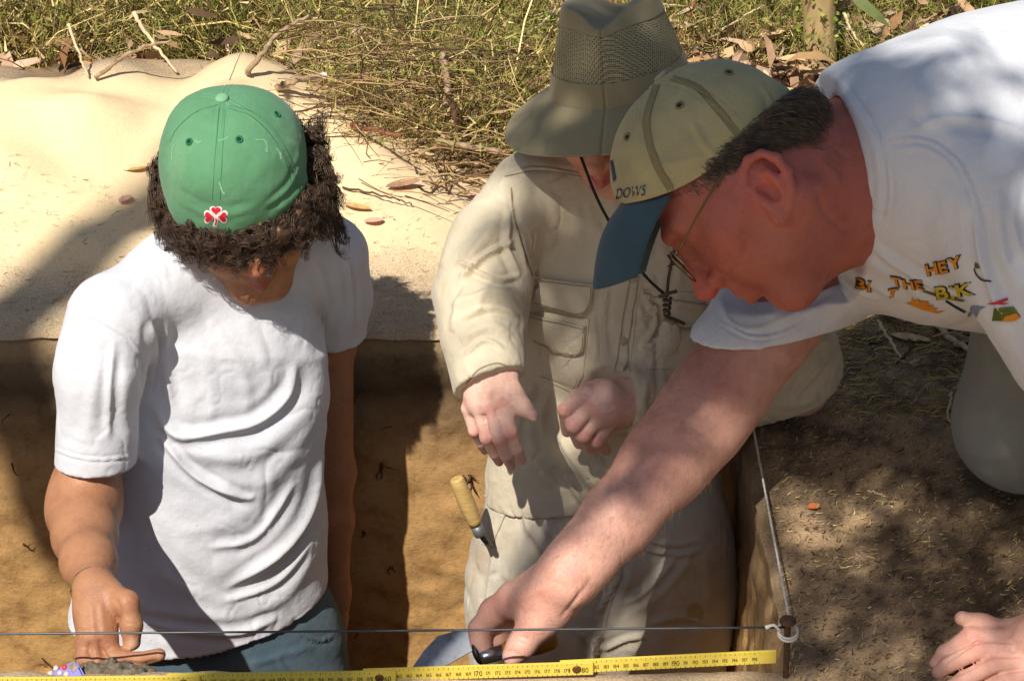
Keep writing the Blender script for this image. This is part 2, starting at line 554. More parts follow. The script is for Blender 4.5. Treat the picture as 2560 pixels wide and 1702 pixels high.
GX, GY = np.meshgrid(gx, gy, indexing='ij'); GZ = gz(GX, GY)
inside = (GX >= PX0 - 1e-6) & (GX <= PX1 + 1e-6) & (GY >= PY0 - 1e-6) & (GY <= PY1 + 1e-6)
edge = np.maximum(np.maximum(PX0 - GX, GX - PX1), np.maximum(PY0 - GY, GY - PY1))
GZ = GZ - .012 * np.exp(-np.maximum(edge, 0) / .010)                  # worn, rounded lip
V = np.stack([GX, GY, GZ], -1).reshape(-1, 3)
# ragged lip
ed = (np.abs(edge) < .006).reshape(-1)
jit = .006 * vnoise(V, 23., 2) + .003 * vnoise(V, 60., 4)
V[:, 1] += np.where(ed & (V[:, 1] > .3), jit, 0); V[:, 0] += np.where(ed & (V[:, 0] > .2), jit, 0)
V[:, 1] += np.where(ed & (V[:, 1] < .1), jit - .004, 0)
ny = len(gy); I, J = np.meshgrid(np.arange(len(gx) - 1), np.arange(ny - 1), indexing='ij')
cx, cy = (gx[I] + gx[I + 1]) / 2, (gy[J] + gy[J + 1]) / 2
keep = ~((cx > PX0) & (cx < PX1) & (cy > PY0) & (cy < PY1))
I, J = I[keep], J[keep]
Fq = np.stack([I * ny + J, (I + 1) * ny + J, (I + 1) * ny + J + 1, I * ny + J + 1], 1)
# pigment: spoil sand / trodden grey sand / dark humus with roots
sand = np.array(srgb(238, 210, 164)); grey = np.array(srgb(196, 172, 140)); humus = np.array(srgb(112, 94, 75)); tan = np.array(srgb(188, 158, 122)); litter = np.array(srgb(86, 68, 48))
x, y = V[:, 0], V[:, 1]
n1, n2, n3 = fbm(V, 5, 3, 11), fbm(V, 26, 3, 21), fbm(V, 90, 2, 31)
heap = np.clip(np.interp(x, [-3, -.3, -.12, .02, .1], [1, 1, .9, .35, 0]) * sm(.76, .92, y + .05 * n1) , 0, 1)
heap *= 1 - sm(1.22, 1.34, y + .05 * n1)
c = grey + np.zeros((len(V), 1)) + (n1 * .05 + n2 * .05 + n3 * .05)[:, None] * np.array([1, .9, .7])
rt = sm(.20, .33, x + .03 * n1)
hm = np.clip(.52 + .45 * n1 + .7 * n2 + .6 * n3, 0, 1)[:, None]
rcol = tan * (1 - hm) + humus * hm
c = c * (1 - rt[:, None]) + rcol * rt[:, None]
bk = (sm(1.25, 1.5, y + .1 * n1))[:, None]
lh = np.clip(.5 + .5 * n1 + .5 * n2, 0, 1)[:, None]
c = c * (1 - bk) + (litter * lh + tan * (1 - lh)) * bk
c = c * (1 - heap[:, None]) + (sand * (1 + .06 * n1 + .03 * n3)[:, None]) * heap[:, None]
lip = np.exp(-np.maximum(edge.reshape(-1), 0) / .02)[:, None] * .35
c = c * (1 - lip) + np.array(srgb(150, 125, 92)) * lip
c = np.clip(c, .01, .9)
m = M('ground_soil', .95, .15)
sp = m.ramp(m.noise(420, 2, .7), [(.36, (.45, .42, .38)), (.5, (1, 1, 1)), (.66, (1.35, 1.3, 1.2))])
m.base(m.mix(m.attr(), sp, .55, 'MULTIPLY'))
m.bump(m.noise(160, 5, .7), .5, .006).bump(m.noise(700, 3, .6), .35, .002)
ground = struct(mesh_np('ground', V, Fq, m.m, col=c))
ms_ = M('spoil_heap_sand', .95, .12); ms_.base(ms_.mix(ms_.attr(), ms_.ramp(ms_.noise(300, 2, .6), [(.3, (.86, .84, .80)), (.6, (1.02,) * 3)]), .6, 'MULTIPLY')); ms_.bump(ms_.noise(40, 4, .6), .25, .006).bump(ms_.noise(500, 2), .2, .0012)
ground.data.materials.append(ms_.m); ground.data.polygons.foreach_set('material_index', (heap[Fq].mean(1) > .55).astype(np.int32)); ground.data.update()
ground['label'] = 'sandy ground with spoil heap and dark trodden soil round the pit'

# pit walls: topsoil, dark humus band, yellow-brown sand below
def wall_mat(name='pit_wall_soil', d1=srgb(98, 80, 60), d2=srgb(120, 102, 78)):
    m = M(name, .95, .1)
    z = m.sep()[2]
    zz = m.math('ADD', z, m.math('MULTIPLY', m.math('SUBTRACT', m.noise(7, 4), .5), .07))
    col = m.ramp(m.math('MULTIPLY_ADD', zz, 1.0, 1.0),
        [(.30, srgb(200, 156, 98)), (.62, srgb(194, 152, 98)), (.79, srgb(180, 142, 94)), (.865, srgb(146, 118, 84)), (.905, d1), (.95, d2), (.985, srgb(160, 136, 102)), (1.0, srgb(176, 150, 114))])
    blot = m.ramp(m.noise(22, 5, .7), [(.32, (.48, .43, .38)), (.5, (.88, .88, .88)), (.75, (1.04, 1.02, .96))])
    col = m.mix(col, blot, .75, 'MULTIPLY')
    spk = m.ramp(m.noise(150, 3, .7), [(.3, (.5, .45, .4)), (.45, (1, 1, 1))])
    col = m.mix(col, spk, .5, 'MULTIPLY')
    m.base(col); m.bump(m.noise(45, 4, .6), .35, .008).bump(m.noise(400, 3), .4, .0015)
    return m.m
WALL = wall_mat(); WALL_R = wall_mat('pit_wall_sunlit_soil', srgb(176, 144, 104), srgb(164, 138, 104))  # right wall: no dark humus band, and sunlight painted into the paler colour
def wall(name, p0, p1, inward, zt):
    p0, p1 = np.array(p0, float), np.array(p1, float); L = np.linalg.norm(p1 - p0)
    ns = int(L / .009); nz = 120
    s = np.linspace(0, 1, ns); zz = np.linspace(0, 1, nz) ** 1.1
    S, Z = np.meshgrid(s, zz, indexing='ij')
    XY = p0 + S[..., None] * (p1 - p0)
    top = gz(XY[..., 0], XY[..., 1]) - .013
    Vw = np.stack([XY[..., 0], XY[..., 1], top * (1 - Z) - 1.12 * Z], -1).reshape(-1, 3)
    dn = .008 * fbm(Vw, 9, 3, 41) + .0025 * fbm(Vw, 55, 2, 43)
    dn -= .008 * np.exp(-((Vw[:, 2] + .10) / .03) ** 2) * (.5 + .5 * vnoise(Vw, 12, 8))
    dn = dn * sm(0, .02, -Vw[:, 2] + top.reshape(-1)) - .004 * sm(.02, 0, -Vw[:, 2] + top.reshape(-1))
    for k in range(26):                                   # pulled-out root holes
        c0 = np.array([RNG.uniform(min(p0[0], p1[0]), max(p0[0], p1[0])), RNG.uniform(min(p0[1], p1[1]), max(p0[1], p1[1])), RNG.uniform(-.6, -.05)])
        dn -= RNG.uniform(.006, .016) * np.exp(-(np.linalg.norm(Vw - c0, axis=1) / RNG.uniform(.007, .014)) ** 2)
    Vw = Vw + np.array(inward)[None] * dn[:, None]
    a, b = np.meshgrid(np.arange(ns - 1), np.arange(nz - 1), indexing='ij'); a, b = a.ravel(), b.ravel()
    Q = np.stack([a * nz + b, a * nz + b + 1, (a + 1) * nz + b + 1, (a + 1) * nz + b], 1)
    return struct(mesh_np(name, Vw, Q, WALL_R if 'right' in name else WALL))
wall('pit_wall_far', (PX0, PY1 + .003, 0), (PX1 + .003, PY1 + .003, 0), (0, -1, 0), 0)
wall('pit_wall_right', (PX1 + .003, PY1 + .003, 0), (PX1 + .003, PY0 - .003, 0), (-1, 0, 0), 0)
wall('pit_wall_near', (PX1 + .003, PY0 - .005, 0), (PX0, PY0 - .005, 0), (0, 1, 0), 0)
wall('pit_wall_left', (PX0, PY0 - .003, 0), (PX0, PY1 + .003, 0), (1, 0, 0), 0)
fl = M('pit_floor_sand', .95, .1); fl.base(fl.ramp(fl.noise(14, 5), [(.3, srgb(150, 105, 55)), (.7, srgb(196, 146, 84))])).bump(fl.noise(60, 5), .5, .006)
a, b = np.meshgrid(np.linspace(PX0 - .02, PX1 + .02, 60), np.linspace(PY0 - .02, PY1 + .02, 24), indexing='ij')
Vf = np.stack([a, b, np.full_like(a, -1.1)], -1).reshape(-1, 3); Vf[:, 2] += .012 * fbm(Vf, 8, 2, 3)
i, j = np.meshgrid(np.arange(59), np.arange(23), indexing='ij'); i, j = i.ravel(), j.ravel()
struct(mesh_np('pit_floor', Vf, np.stack([i * 24 + j, (i + 1) * 24 + j, (i + 1) * 24 + j + 1, i * 24 + j + 1], 1), fl.m))
# roots sticking out of the far wall
ROOT = plain('root_bark', srgb(70, 48, 30), .85, .3)
farw = bpy.data.objects['pit_wall_far']
for (px, py, n, l) in [(905, 975, 2, 40), (965, 1160, 3, 32), (985, 1405, 2, 16), (905, 1330, 2, 16), (1165, 1185, 6, 26), (1240, 1200, 1, 28), (30, 1150, 1, 24), (50, 1350, 1, 40), 
                       (985, 1055, 1, 35), (30, 1030, 1, 40), (905, 1565, 1, 14), (110, 1640, 1, 50)]:
    for k in range(n):
        p = at(px + random.uniform(-12, 12), py + random.uniform(-10, 10), PY1 + .004); a0 = random.uniform(0, 6.28)
        L = l * .00052 * random.uniform(.6, 1.3); q = [p + np.array([math.cos(a0) * L * t + random.gauss(0, .002) * t, -.008 * math.sin(2.4 * t) - .003, math.sin(a0) * L * t - .01 * t * t + random.gauss(0, .002) * t]) for t in np.linspace(0, 1, 6)]
        tube('root', q, np.linspace(.0014, .0004, 6) * random.uniform(.7, 1.5), ROOT, farw, 4)

# ================================================================== PEOPLE: helpers
def cam_axes(px, py):
    T = -ray(px, py); R = unit(np.array([1., 0, 0]) - T[0] * T); return R, np.cross(R, T), T
def frame(px, py, roll, tau, yaw):
    """rows: person's right, forward, up.  tau: how far the crown tips to the lens"""
    R, D, T = cam_axes(px, py); r, t, w = map(math.radians, (roll, tau, yaw))
    d2 = math.cos(r) * D + math.sin(r) * R
    up = -math.cos(t) * d2 + math.sin(t) * T; fw = math.sin(t) * d2 + math.cos(t) * T
    rt = np.cross(fw, up)
    f2 = math.cos(w) * fw - math.sin(w) * rt
    return np.array([np.cross(f2, up), f2, up])
class Head:
    def __init__(s, px, py, Y, R, sc_=1.0): s.c = at(px, py, Y); s.R = R; s.s = sc_
    def w(s, l): return s.c + s.s * (np.asarray(l, float) @ s.R)
    def loc(s, P): return ((P - s.c) @ s.R.T) / s.s
def add_head(B, H, chin=1.0, nose=1.0, jaw=1.0, ears=(1,), fat=1.0, skull=((0, -.016, .032), (.076, .098, .086)), ear=(-.010, -.006, 14), chin_y=0.0, nr=1.0):
    s = H.s
    def C(a, b, ra, rb, k=.012, op='+'): B.c(H.w(a), H.w(b), ra * s, rb * s, k * s, None, op)
    def E(c, r, k=.015, op='+'): B.e(H.w(c), H.R, np.array(r) * s, k * s, op)
    E(skull[0], skull[1], .02)
    E((0, .03, -.022), (.064 * fat, .066, .085), .03)
    for q in (-1, 1):
        C((q * .054 * fat * jaw, -.004, -.052), (q * .026 * jaw, .066, -.096), .022, .018, .022)   # jaw
        C((q * .052 * fat, .052, -.022), (q * .062 * fat, .012, -.012), .019, .014, .022)          # cheekbone
        C((q * .036, .066, -.048), (q * .04 * fat, .04, -.062), .02 * fat, .02 * fat, .022)           # cheek
        C((q * .046, .074, .020), (q * .012, .090, .021), .010, .010, .012)          # brow
        E((q * .032, .098, .002), (.019, .016, .012), .012, '-')                     # socket
        E((q * .032, .074, .001), (.0128, .0128, .0128), .003)                       # eyeball
        C((q * .045, .080, .004), (q * .02, .0865, .005), .0035, .0035, .004)        # upper lid
        C((q * .044, .079, -.006), (q * .02, .085, -.006), .003, .003, .005)         # lower lid
    C((-.016 * jaw, .075 + chin_y, -.103), (.016 * jaw, .075 + chin_y, -.103), .0165 * chin, .0165 * chin, .014)   # chin
    C((0, .086, .016), (0, .107, -.022), .0080, .0095, .010)                         # nose bridge
    C((0, .107, -.022), (0, .1145 * nose, -.034), .0095 * nr, .0125 * nr, .006)
    for q in (-1, 1):
        E((q * .0125, .1, -.037), (.0085 * nr, .0115, .0085 * nr), .005)                       # ala
        E((q * .0062, .1075, -.0462), (.0035, .0052, .004), .002, '-')               # nostril
    C((0, .094, -.044), (0, .095, -.058), .009, .008, .012)                          # philtrum
    for q in (-1, 1):
        C((0, .0985, -.0635), (q * .022, .083, -.0675), .0058, .003, .004)           # lips
        C((0, .0965, -.0750), (q * .020, .083, -.0725), .0066, .003, .004)
        C((0, .1035, -.0692), (q * .025, .084, -.0698), .0018, .0012, .003, '-')     # mouth line
    C((-.012, .094, -.0855), (.012, .094, -.0855), .004, .004, .01, '-')             # under the lip
    for q in ears:                                                                   # ears
        ta = math.radians(ear[2])
        def e(y, z, x): 
            y2, z2 = y * math.cos(ta) - z * math.sin(ta), y * math.sin(ta) + z * math.cos(ta)
            return (q * (.0735 + x), ear[0] + y2, ear[1] + z2)
        E(e(-.006, .004, .004), (.005, .017, .026), .006)
        hp = [(.010, -.002, .006), (.015, .010, .008), (.013, .024, .009), (.003, .032, .011), (-.010, .031, .014), (-.020, .022, .017), (-.0235, .007, .018), (-.019, -.009, .016), (-.012, -.021, .012), (-.003, -.029, .008)]
        for i in range(len(hp) - 1): C(e(*hp[i]), e(*hp[i + 1]), .0044, .0044, .0022)
        E(e(.000, -.027, .007), (.0055, .009, .0095), .006)                          # lobe
        C(e(-.004, .018, .011), e(-.012, .004, .014), .0036, .0036, .004); C(e(-.012, .004, .014), e(-.007, -.014, .011), .0036, .0034, .004)
        E(e(.000, -.003, .013), (.0105, .0088, .0130), .002, '-'); E(e(-.004, .022, .015), (.006, .009, .006), .002, '-')                   # concha
        C(e(.009, -.006, .008), e(.006, -.014, .008), .0042, .004, .004)             # tragus
def paint(V, N, col, ops):
    """natural pigment: (x, y, rx, ry, colour, strength) in photograph pixels, on the side seen"""
    x, y, _ = proj(V); f = sm(-.1, .25, np.einsum('ij,ij->i', N, CAM - V))
    for (a, b, rx, ry, c, s) in ops:
        wgt = np.exp(-(((x - a) / rx) ** 2 + ((y - b) / ry) ** 2) ** 1.5) * s * f
        col += wgt[:, None] * (np.array(c) - col)
    return col
def paint3(V, col, ops):
    for (p, r, c, s) in ops:
        wgt = np.exp(-(np.linalg.norm(V - p, axis=1) / r) ** 2) * s
        col += wgt[:, None] * (np.array(c) - col)
    return col
def skin_mat(name):
    m = M(name, .5, .35)
    mot = m.ramp(m.noise(38, 4, .6), [(.3, (.80, .70, .68)), (.52, (1, 1, 1)), (.75, (1.1, 1.02, .98))])
    fre = m.ramp(m.noise(300, 3, .6), [(.30, (.66, .54, .48)), (.44, (1, 1, 1)), (.7, (1.1, 1.06, 1.04))])
    c = m.mix(m.mix(m.attr(), mot, .8, 'MULTIPLY'), fre, .32, 'MULTIPLY'); m.base(c)
    m.set(Subsurface_Weight=.12); m.b.inputs['Subsurface Radius'].default_value = (.008, .003, .0015); m.b.inputs['Subsurface Scale'].default_value = 1.0
    m.bump(m.noise(600, 2, .6), .4, .0009).bump(m.noise(150, 2, .65), .3, .0018)
    r = m.ramp(m.noise(60, 3), [(.3, (.42,) * 3), (.7, (.62,) * 3)]); m.l(r, m.b.inputs['Roughness'])
    return m.m
SKIN = skin_mat('skin')
def cloth(name, c, stain=None, weave=900, var=.05, bumpy=.3, rough=.9, fine=.2, stain_lo=.62, specks=None):
    m = M(name, rough, .2)
    a = m.ramp(m.noise(22, 4), [(.3, tuple(x * (1 - var) for x in c)), (.7, tuple(min(1, x * (1 + var * .6)) for x in c))])
    if stain is not None:
        a = m.mix(a, stain, m.math('MULTIPLY', m.ramp(m.noise(9, 5, .65), [(stain_lo, (0,) * 3), (stain_lo + .22, (1,) * 3)]), .6))
    spk = m.ramp(m.noise(weave, 2, .6), [(.3, (.86,) * 3), (.7, (1.06,) * 3)]); a = m.mix(a, spk, .6, 'MULTIPLY')
    if specks: a = m.mix(a, specks, m.ramp(m.noise(170, 2, .5), [(.20, (.8,) * 3), (.245, (0,) * 3)]))
    m.base(a)
    m.set(Sheen_Weight=.12, Sheen_Roughness=.5)
    m.bump(m.noise(34, 2, .6), bumpy, .005).bump(m.noise(120, 2, .65), bumpy, .002).bump(m.noise(weave, 2, .5), fine, .0006)
    return m.m
WHITE = cloth('white_cotton', (.66, .655, .67), (.56, .50, .44), stain_lo=.60, specks=srgb(150, 126, 100))
WHITE2 = cloth('white_cotton_clean', (.68, .68, .69))
KHAKI = cloth('stone_cotton_shirt', srgb(206, 192, 164), srgb(176, 150, 110), var=.07, bumpy=.4)
KHAKI2 = cloth('stone_cotton_trousers', srgb(200, 190, 170), srgb(166, 132, 90), var=.08, bumpy=.35, stain_lo=.50, specks=srgb(130, 104, 74))
DENIM = cloth('blue_denim', srgb(78, 98, 108), srgb(120, 128, 124), var=.22, weave=700, bumpy=.3, stain_lo=.5)
DENIM2 = cloth('grey_blue_denim', srgb(146, 146, 136), srgb(160, 150, 126), var=.12, weave=700, bumpy=.2, stain_lo=.45)
THREAD = plain('seam_thread', srgb(146, 130, 100), .9)

def crease(V, f, seed):
    """cloth: thin sunken lines with low shoulders, in patches"""
    Wp = V + .018 * np.stack([vnoise(V, f * .8, seed + i) for i in (1, 2, 3)], 1)
    n = vnoise(Wp * np.array([1, 1, .6]), f, seed); mk = sm(-.25, .45, vnoise(V, f * .45, seed + 4))
    return (-np.exp(-(n / .13) ** 2) + .6 * np.exp(-((np.abs(n) - .34) / .17) ** 2)) * mk
def solid(name, B, h, mat, parent=None, strokes=None, col=None, rx=1, noise=None):
    lo, hi = B.bounds(); V, Q = nets(B, lo, hi, h)
    if rx: V = relax(V, Q, rx, .5)
    if noise:
        N = normals(V, Q); d = noise[0] * fbm(V, noise[1], 3, noise[2])
        if len(noise) > 3: d = d + noise[3] * crease(V, noise[1] * 1.1, noise[2]) + noise[3] * .5 * crease(V, noise[1] * 2.6, noise[2] + 5)
        V = V + N * d[:, None]
    if strokes: V = sculpt(V, Q, strokes)
    return mesh_np(name, V, Q, mat, parent, col=None if col is None else col(V, normals(V, Q)))

def strands(name, roots, ends_fn, mat, parent, n_seg, rad, sides=3):
    """hair: roots (n,3); ends_fn(t) -> (n,3) positions along each hair"""
    T = np.linspace(0, 1, n_seg + 1); P = np.stack([ends_fn(t) for t in T], 1)       # n, seg+1, 3
    n = len(roots); tan = np.gradient(P, axis=1); tan /= np.linalg.norm(tan, axis=2)[..., None] + 1e-9
    u = np.cross(tan, np.array([.31, .52, .79])); u /= np.linalg.norm(u, axis=2)[..., None] + 1e-9; b = np.cross(tan, u)
    r = rad * (1 - .75 * T ** 2)
    a = np.arange(sides) * 2 * math.pi / sides
    V = P[:, :, None] + r[None, :, None, None] * (np.cos(a)[None, None, :, None] * u[:, :, None] + np.sin(a)[None, None, :, None] * b[:, :, None])
    i, s, k = np.meshgrid(np.arange(n), np.arange(n_seg), np.arange(sides), indexing='ij')
    k2 = (k + 1) % sides; bs = i * (n_seg + 1) * sides
    Q = np.stack([bs + s * sides + k, bs + s * sides + k2, bs + (s + 1) * sides + k2, bs + (s + 1) * sides + k], -1).reshape(-1, 4)
    return mesh_np(name, V.reshape(-1, 3), Q, mat, parent)
def hair_mat(name, c0, c1, rough=.45):
    m = M(name, rough, .5); m.base(m.ramp(m.noise(120, 3), [(.3, c0), (.7, c1)])); m.set(Sheen_Weight=.05); return m.m

def dome(name, H, cen, pf, pb, ps, mat, parent, seams=(), crump=.001, nphi=180, npol=64, strokes=None, yaw=0.0):
    """cap crown from three profiles (front, back, side) of (out, height) from rim to top; cen=(y,z)"""
    cy, cz = cen
    def polar(pr, c0):
        pr = np.array(pr, float); o, z = pr[:, 0] - c0, pr[:, 1] - cz
        an = np.arctan2(o, z); r = np.hypot(o, z); k = np.argsort(an); return an[k], r[k], an.max()
    f, b, s = polar(pf, cy), polar([(-q[0], q[1]) for q in pb], -cy), polar(ps, 0)
    phi = np.linspace(0, 2 * math.pi, nphi, endpoint=False); t = np.linspace(0, 1, npol)
    PH, TT = np.meshgrid(phi, t, indexing='ij')
    cf, sf = np.cos(PH), np.sin(PH); wf = cf ** 2; ws = sf ** 2
    fb_max = np.where(cf >= 0, f[2], b[2]); mx = wf * fb_max + ws * s[2]
    po = TT * mx
    rf = np.interp(po, f[0], f[1]); rb = np.interp(po, b[0], b[1]); rs = np.interp(po, s[0], s[1])
    kk = np.ones(5) / 5
    r = (wf * np.where(cf >= 0, rf, rb) + ws * rs) * (1 + .04 * np.sin(2 * PH) ** 2 * np.sin(np.minimum(po, 1.57)))
    for _ in range(3):
        rr = r.copy(); rr[:, 1:-1] = (r[:, :-2] + r[:, 2:] + 2 * r[:, 1:-1]) / 4; r = rr
    L = np.stack([r * np.sin(po) * sf, cy + r * np.sin(po) * cf, cz + r * np.cos(po)], -1)
    if yaw:
        a = math.radians(yaw); X, Y2 = L[..., 0].copy(), L[..., 1].copy() - cy
        L[..., 0] = X * math.cos(a) - Y2 * math.sin(a); L[..., 1] = cy + X * math.sin(a) + Y2 * math.cos(a)
    nrm = L - np.array([0, cy, cz]); nrm /= np.linalg.norm(nrm, axis=-1)[..., None]
    dsp = crump * fbm(L.reshape(-1, 3), 26, 3, 5).reshape(r.shape) * (.4 + TT)
    for a in seams:
        dd = np.abs((PH - math.radians(a) + math.pi) % (2 * math.pi) - math.pi) * r * np.sin(np.maximum(po, .05))
        dsp += np.where(TT > .04, .0006 * np.exp(-(dd / .0045) ** 2) - .0012 * np.exp(-(dd / .0010) ** 2) - .0007 * np.exp(-((dd - .0052) / .0010) ** 2), 0)
    L = L + nrm * dsp[..., None]
    Vw = H.w(L.reshape(-1, 3)); i, j = np.meshgrid(np.arange(nphi), np.arange(npol - 1), indexing='ij'); i, j = i.ravel(), j.ravel(); i2 = (i + 1) % nphi
    Q = np.stack([i * npol + j, i2 * npol + j, i2 * npol + j + 1, i * npol + j + 1], 1)
    # outward orientation
    N = normals(Vw, Q)
    if np.einsum('ij,ij->i', N, Vw - H.w((0, cy, cz))).mean() < 0: Q = Q[:, ::-1]
    if strokes: Vw = sculpt(Vw, Q, strokes)
    o = mesh_np(name, Vw, Q, mat, parent)
    md = o.modifiers.new('thick', 'SOLIDIFY'); md.thickness = .0018; md.offset = -1
    return o
def sheet(name, G, mat, parent, thick=.002, strokes=None):
    """a curved plate from a grid of points (n, m, 3)"""
    G = np.asarray(G, float); n, m_ = G.shape[:2]; i, j = np.meshgrid(np.arange(n - 1), np.arange(m_ - 1), indexing='ij'); i, j = i.ravel(), j.ravel()
    Q = np.stack([i * m_ + j, (i + 1) * m_ + j, (i + 1) * m_ + j + 1, i * m_ + j + 1], 1); Vw = G.reshape(-1, 3)
    if strokes: Vw = sculpt(Vw, Q, strokes)
    o = mesh_np(name, Vw, Q, mat, parent)
    md = o.modifiers.new('thick', 'SOLIDIFY'); md.thickness = thick; md.offset = 0
    return o
def ring(name, c, n, R, r, mat, parent, seg=16):
    n = unit(n); u = unit(np.cross(n, [.3, .2, .9])); v = np.cross(n, u); a = np.linspace(0, 2 * math.pi, seg + 1)
    return tube(name, [c + R * (math.cos(t) * u + math.sin(t) * v) for t in a], r, mat, parent, 6)
def button_disc(name, c, n, R, h, mat, parent):
    V, Fs = lathe([(-.001, R * .9), (h * .5, R), (h, R * .82), (h * 1.15, R * .4), (h * 1.16, .0002)], c, n, 20); return pyd(name, V, Fs, mat, parent, True)

# ================================================================== PERSON in the green cap (standing in the pit, left)
HA = Head(600, 464, .46, frame(600, 464, 11, 41, 0))
A = Body()
add_head(A, HA, ears=(), jaw=.84, nose=.955, nr=.84, chin=.95, fat=.95, skull=((0, -.004, .026), (.074, .080, .080)))
A.c(HA.w((0, -.02, -.07)), at(590, 640, .53), .058, .066, .03)
nA = unit([.30, -.95, 0])
A.chain([(560, 720, .50, 150), (560, 900, .48, 170), (540, 1200, .47, 170), (520, 1500, .46, 190)], .03, (nA, 1.7))
A.chain([(560, 700, .50, 76), (310, 800, .385, 58)], .03); A.chain([(600, 660, .53, 75), (830, 640, .56, 60)], .03)
A.chain([(272, 815, .372, 60), (234, 1080, .345, 70), (214, 1230, .335, 72), (208, 1285, .305, 72), (212, 1340, .245, 65), (222, 1405, .175, 54), (236, 1470, .11, 44)], .035)
A.chain([(236, 1470, .11, 44), (236, 1530, .085, 42), (232, 1590, .062, 40)], .02)
A.chain([(262, 1490, .10, 36), (262, 1590, .062, 28)], .015)
A.chain([(262, 1590, .062, 27), (282, 1642, .045, 21), (340, 1650, .035, 19), (398, 1636, .030, 17)], .006)          # index finger
A.chain([(236, 1606, .058, 27), (238, 1655, .040, 23), (270, 1668, .050, 18)], .004)
A.chain([(212, 1600, .060, 25), (212, 1646, .042, 22), (236, 1664, .055, 18)], .004)
A.chain([(278, 1482, .098, 30), (318, 1506, .078, 27), (330, 1560, .066, 23), (331, 1604, .060, 21)], .010)          # thumb
A.chain([(815, 640, .56, 50), (846, 860, .580, 38), (842, 1180, .585, 42), (838, 1300, .58, 42), (838, 1480, .56, 34)], .02)
A.chain([(838, 1480, .56, 32), (838, 1540, .55, 34)], .02)
for a_, b_ in (((822, 1545), (820, 1592)), ((838, 1552), (834, 1612)), ((852, 1548), (856, 1600))): A.chain([(*a_, .545, 15), (*b_, .535, 12)], .006)
skA = np.array(srgb(172, 122, 88))
def colA(V, N):
    c = skA + np.zeros((len(V), 3))
    c = paint3(V, c, [(HA.w((q * .01, .1, -.069)), .011, srgb(160, 92, 78), .9) for q in (-1, 0, 1)] + [(HA.w((0, .112, -.034)), .022, srgb(186, 104, 80), .5), (HA.w((.04, .07, -.04)), .03, srgb(176, 106, 80), .3), (HA.w((-.04, .07, -.04)), .03, srgb(176, 106, 80), .3)])
    return paint(V, N, c, [(331, 1606, 13, 13, srgb(206, 164, 140), .85), (402, 1636, 9, 9, srgb(200, 150, 124), .6), (255, 1600, 30, 25, srgb(170, 100, 74), .35), (340, 1505, 18, 18, srgb(176, 106, 80), .35)])
person_a = solid('person', A, .0019, SKIN, None, [
    ([(285, 1490), (300, 1530), (292, 1560)], 7, -2.5, 'r'), ([(225, 1500), (232, 1560), (236, 1600)], 8, 1.2, 'r'), ([(250, 1495), (258, 1560), (262, 1590)], 7, 1.0, 'r'),
    ([(316, 1592), (331, 1586), (346, 1594)], 4, -1.0, 'r'), ([(316, 1560), (332, 1556), (346, 1560)], 4, -.6, 'r'),
    ([(250, 1620), (262, 1628), (280, 1618)], 5, -1.5, 'r'), ([(224, 1602), (225, 1630), (240, 1656)], 5, -3, 'r'), ([(250, 1596), (254, 1626), (276, 1654)], 5, -3, 'r'), ([(300, 1652), (350, 1660), (396, 1650)], 5, -2, 'r'), ([(196, 1560), (215, 1568), (240, 1560)], 5, 1.0, 'r')], colA)
tag(person_a, 'person in a green cap and white t-shirt standing in the pit', 'person')

# --- t-shirt
S = Body()
S.chain([(270, 800, .375, 96), (250, 920, .355, 99), (236, 1200, .335, 103)], .03)
S.carve_end(at(234, 1158, .335), unit(at(236, 1200, .335) - at(250, 920, .355)) + np.array([.10, 0, 0]), .115)
S.chain([(242, 1020, .35, 74), (234, 1140, .338, 82), (228, 1300, .32, 86)], .004, None, '-')
S.chain([(825, 640, .565, 76), (856, 740, .575, 64), (854, 880, .585, 64)], .03)
S.carve_end(at(866, 846, .582), unit(at(862, 880, .585) - at(866, 740, .575)) + np.array([.25, 0, 0]), .06)
S.chain([(858, 790, .578, 40), (852, 960, .58, 48)], .003, None, '-')
S.chain([(575, 715, .50, 165), (565, 880, .465, 228), (550, 1080, .455, 240), (525, 1330, .45, 272), (500, 1560, .445, 304), (490, 1760, .44, 312)], .04, (nA, 1.75))
S.chain([(585, 650, .515, 100), (440, 690, .455, 90), (296, 782, .385, 84)], .045)
S.chain([(600, 630, .525, 92), (740, 608, .55, 84), (822, 640, .565, 74)], .045)
S.carve_end(at(500, 1668, .33), unit([-.05, .22, -1]), .5, .2)
S.chain([(500, 1640, .445, 298), (490, 1860, .44, 300)], .004, (nA, 1.75), '-')
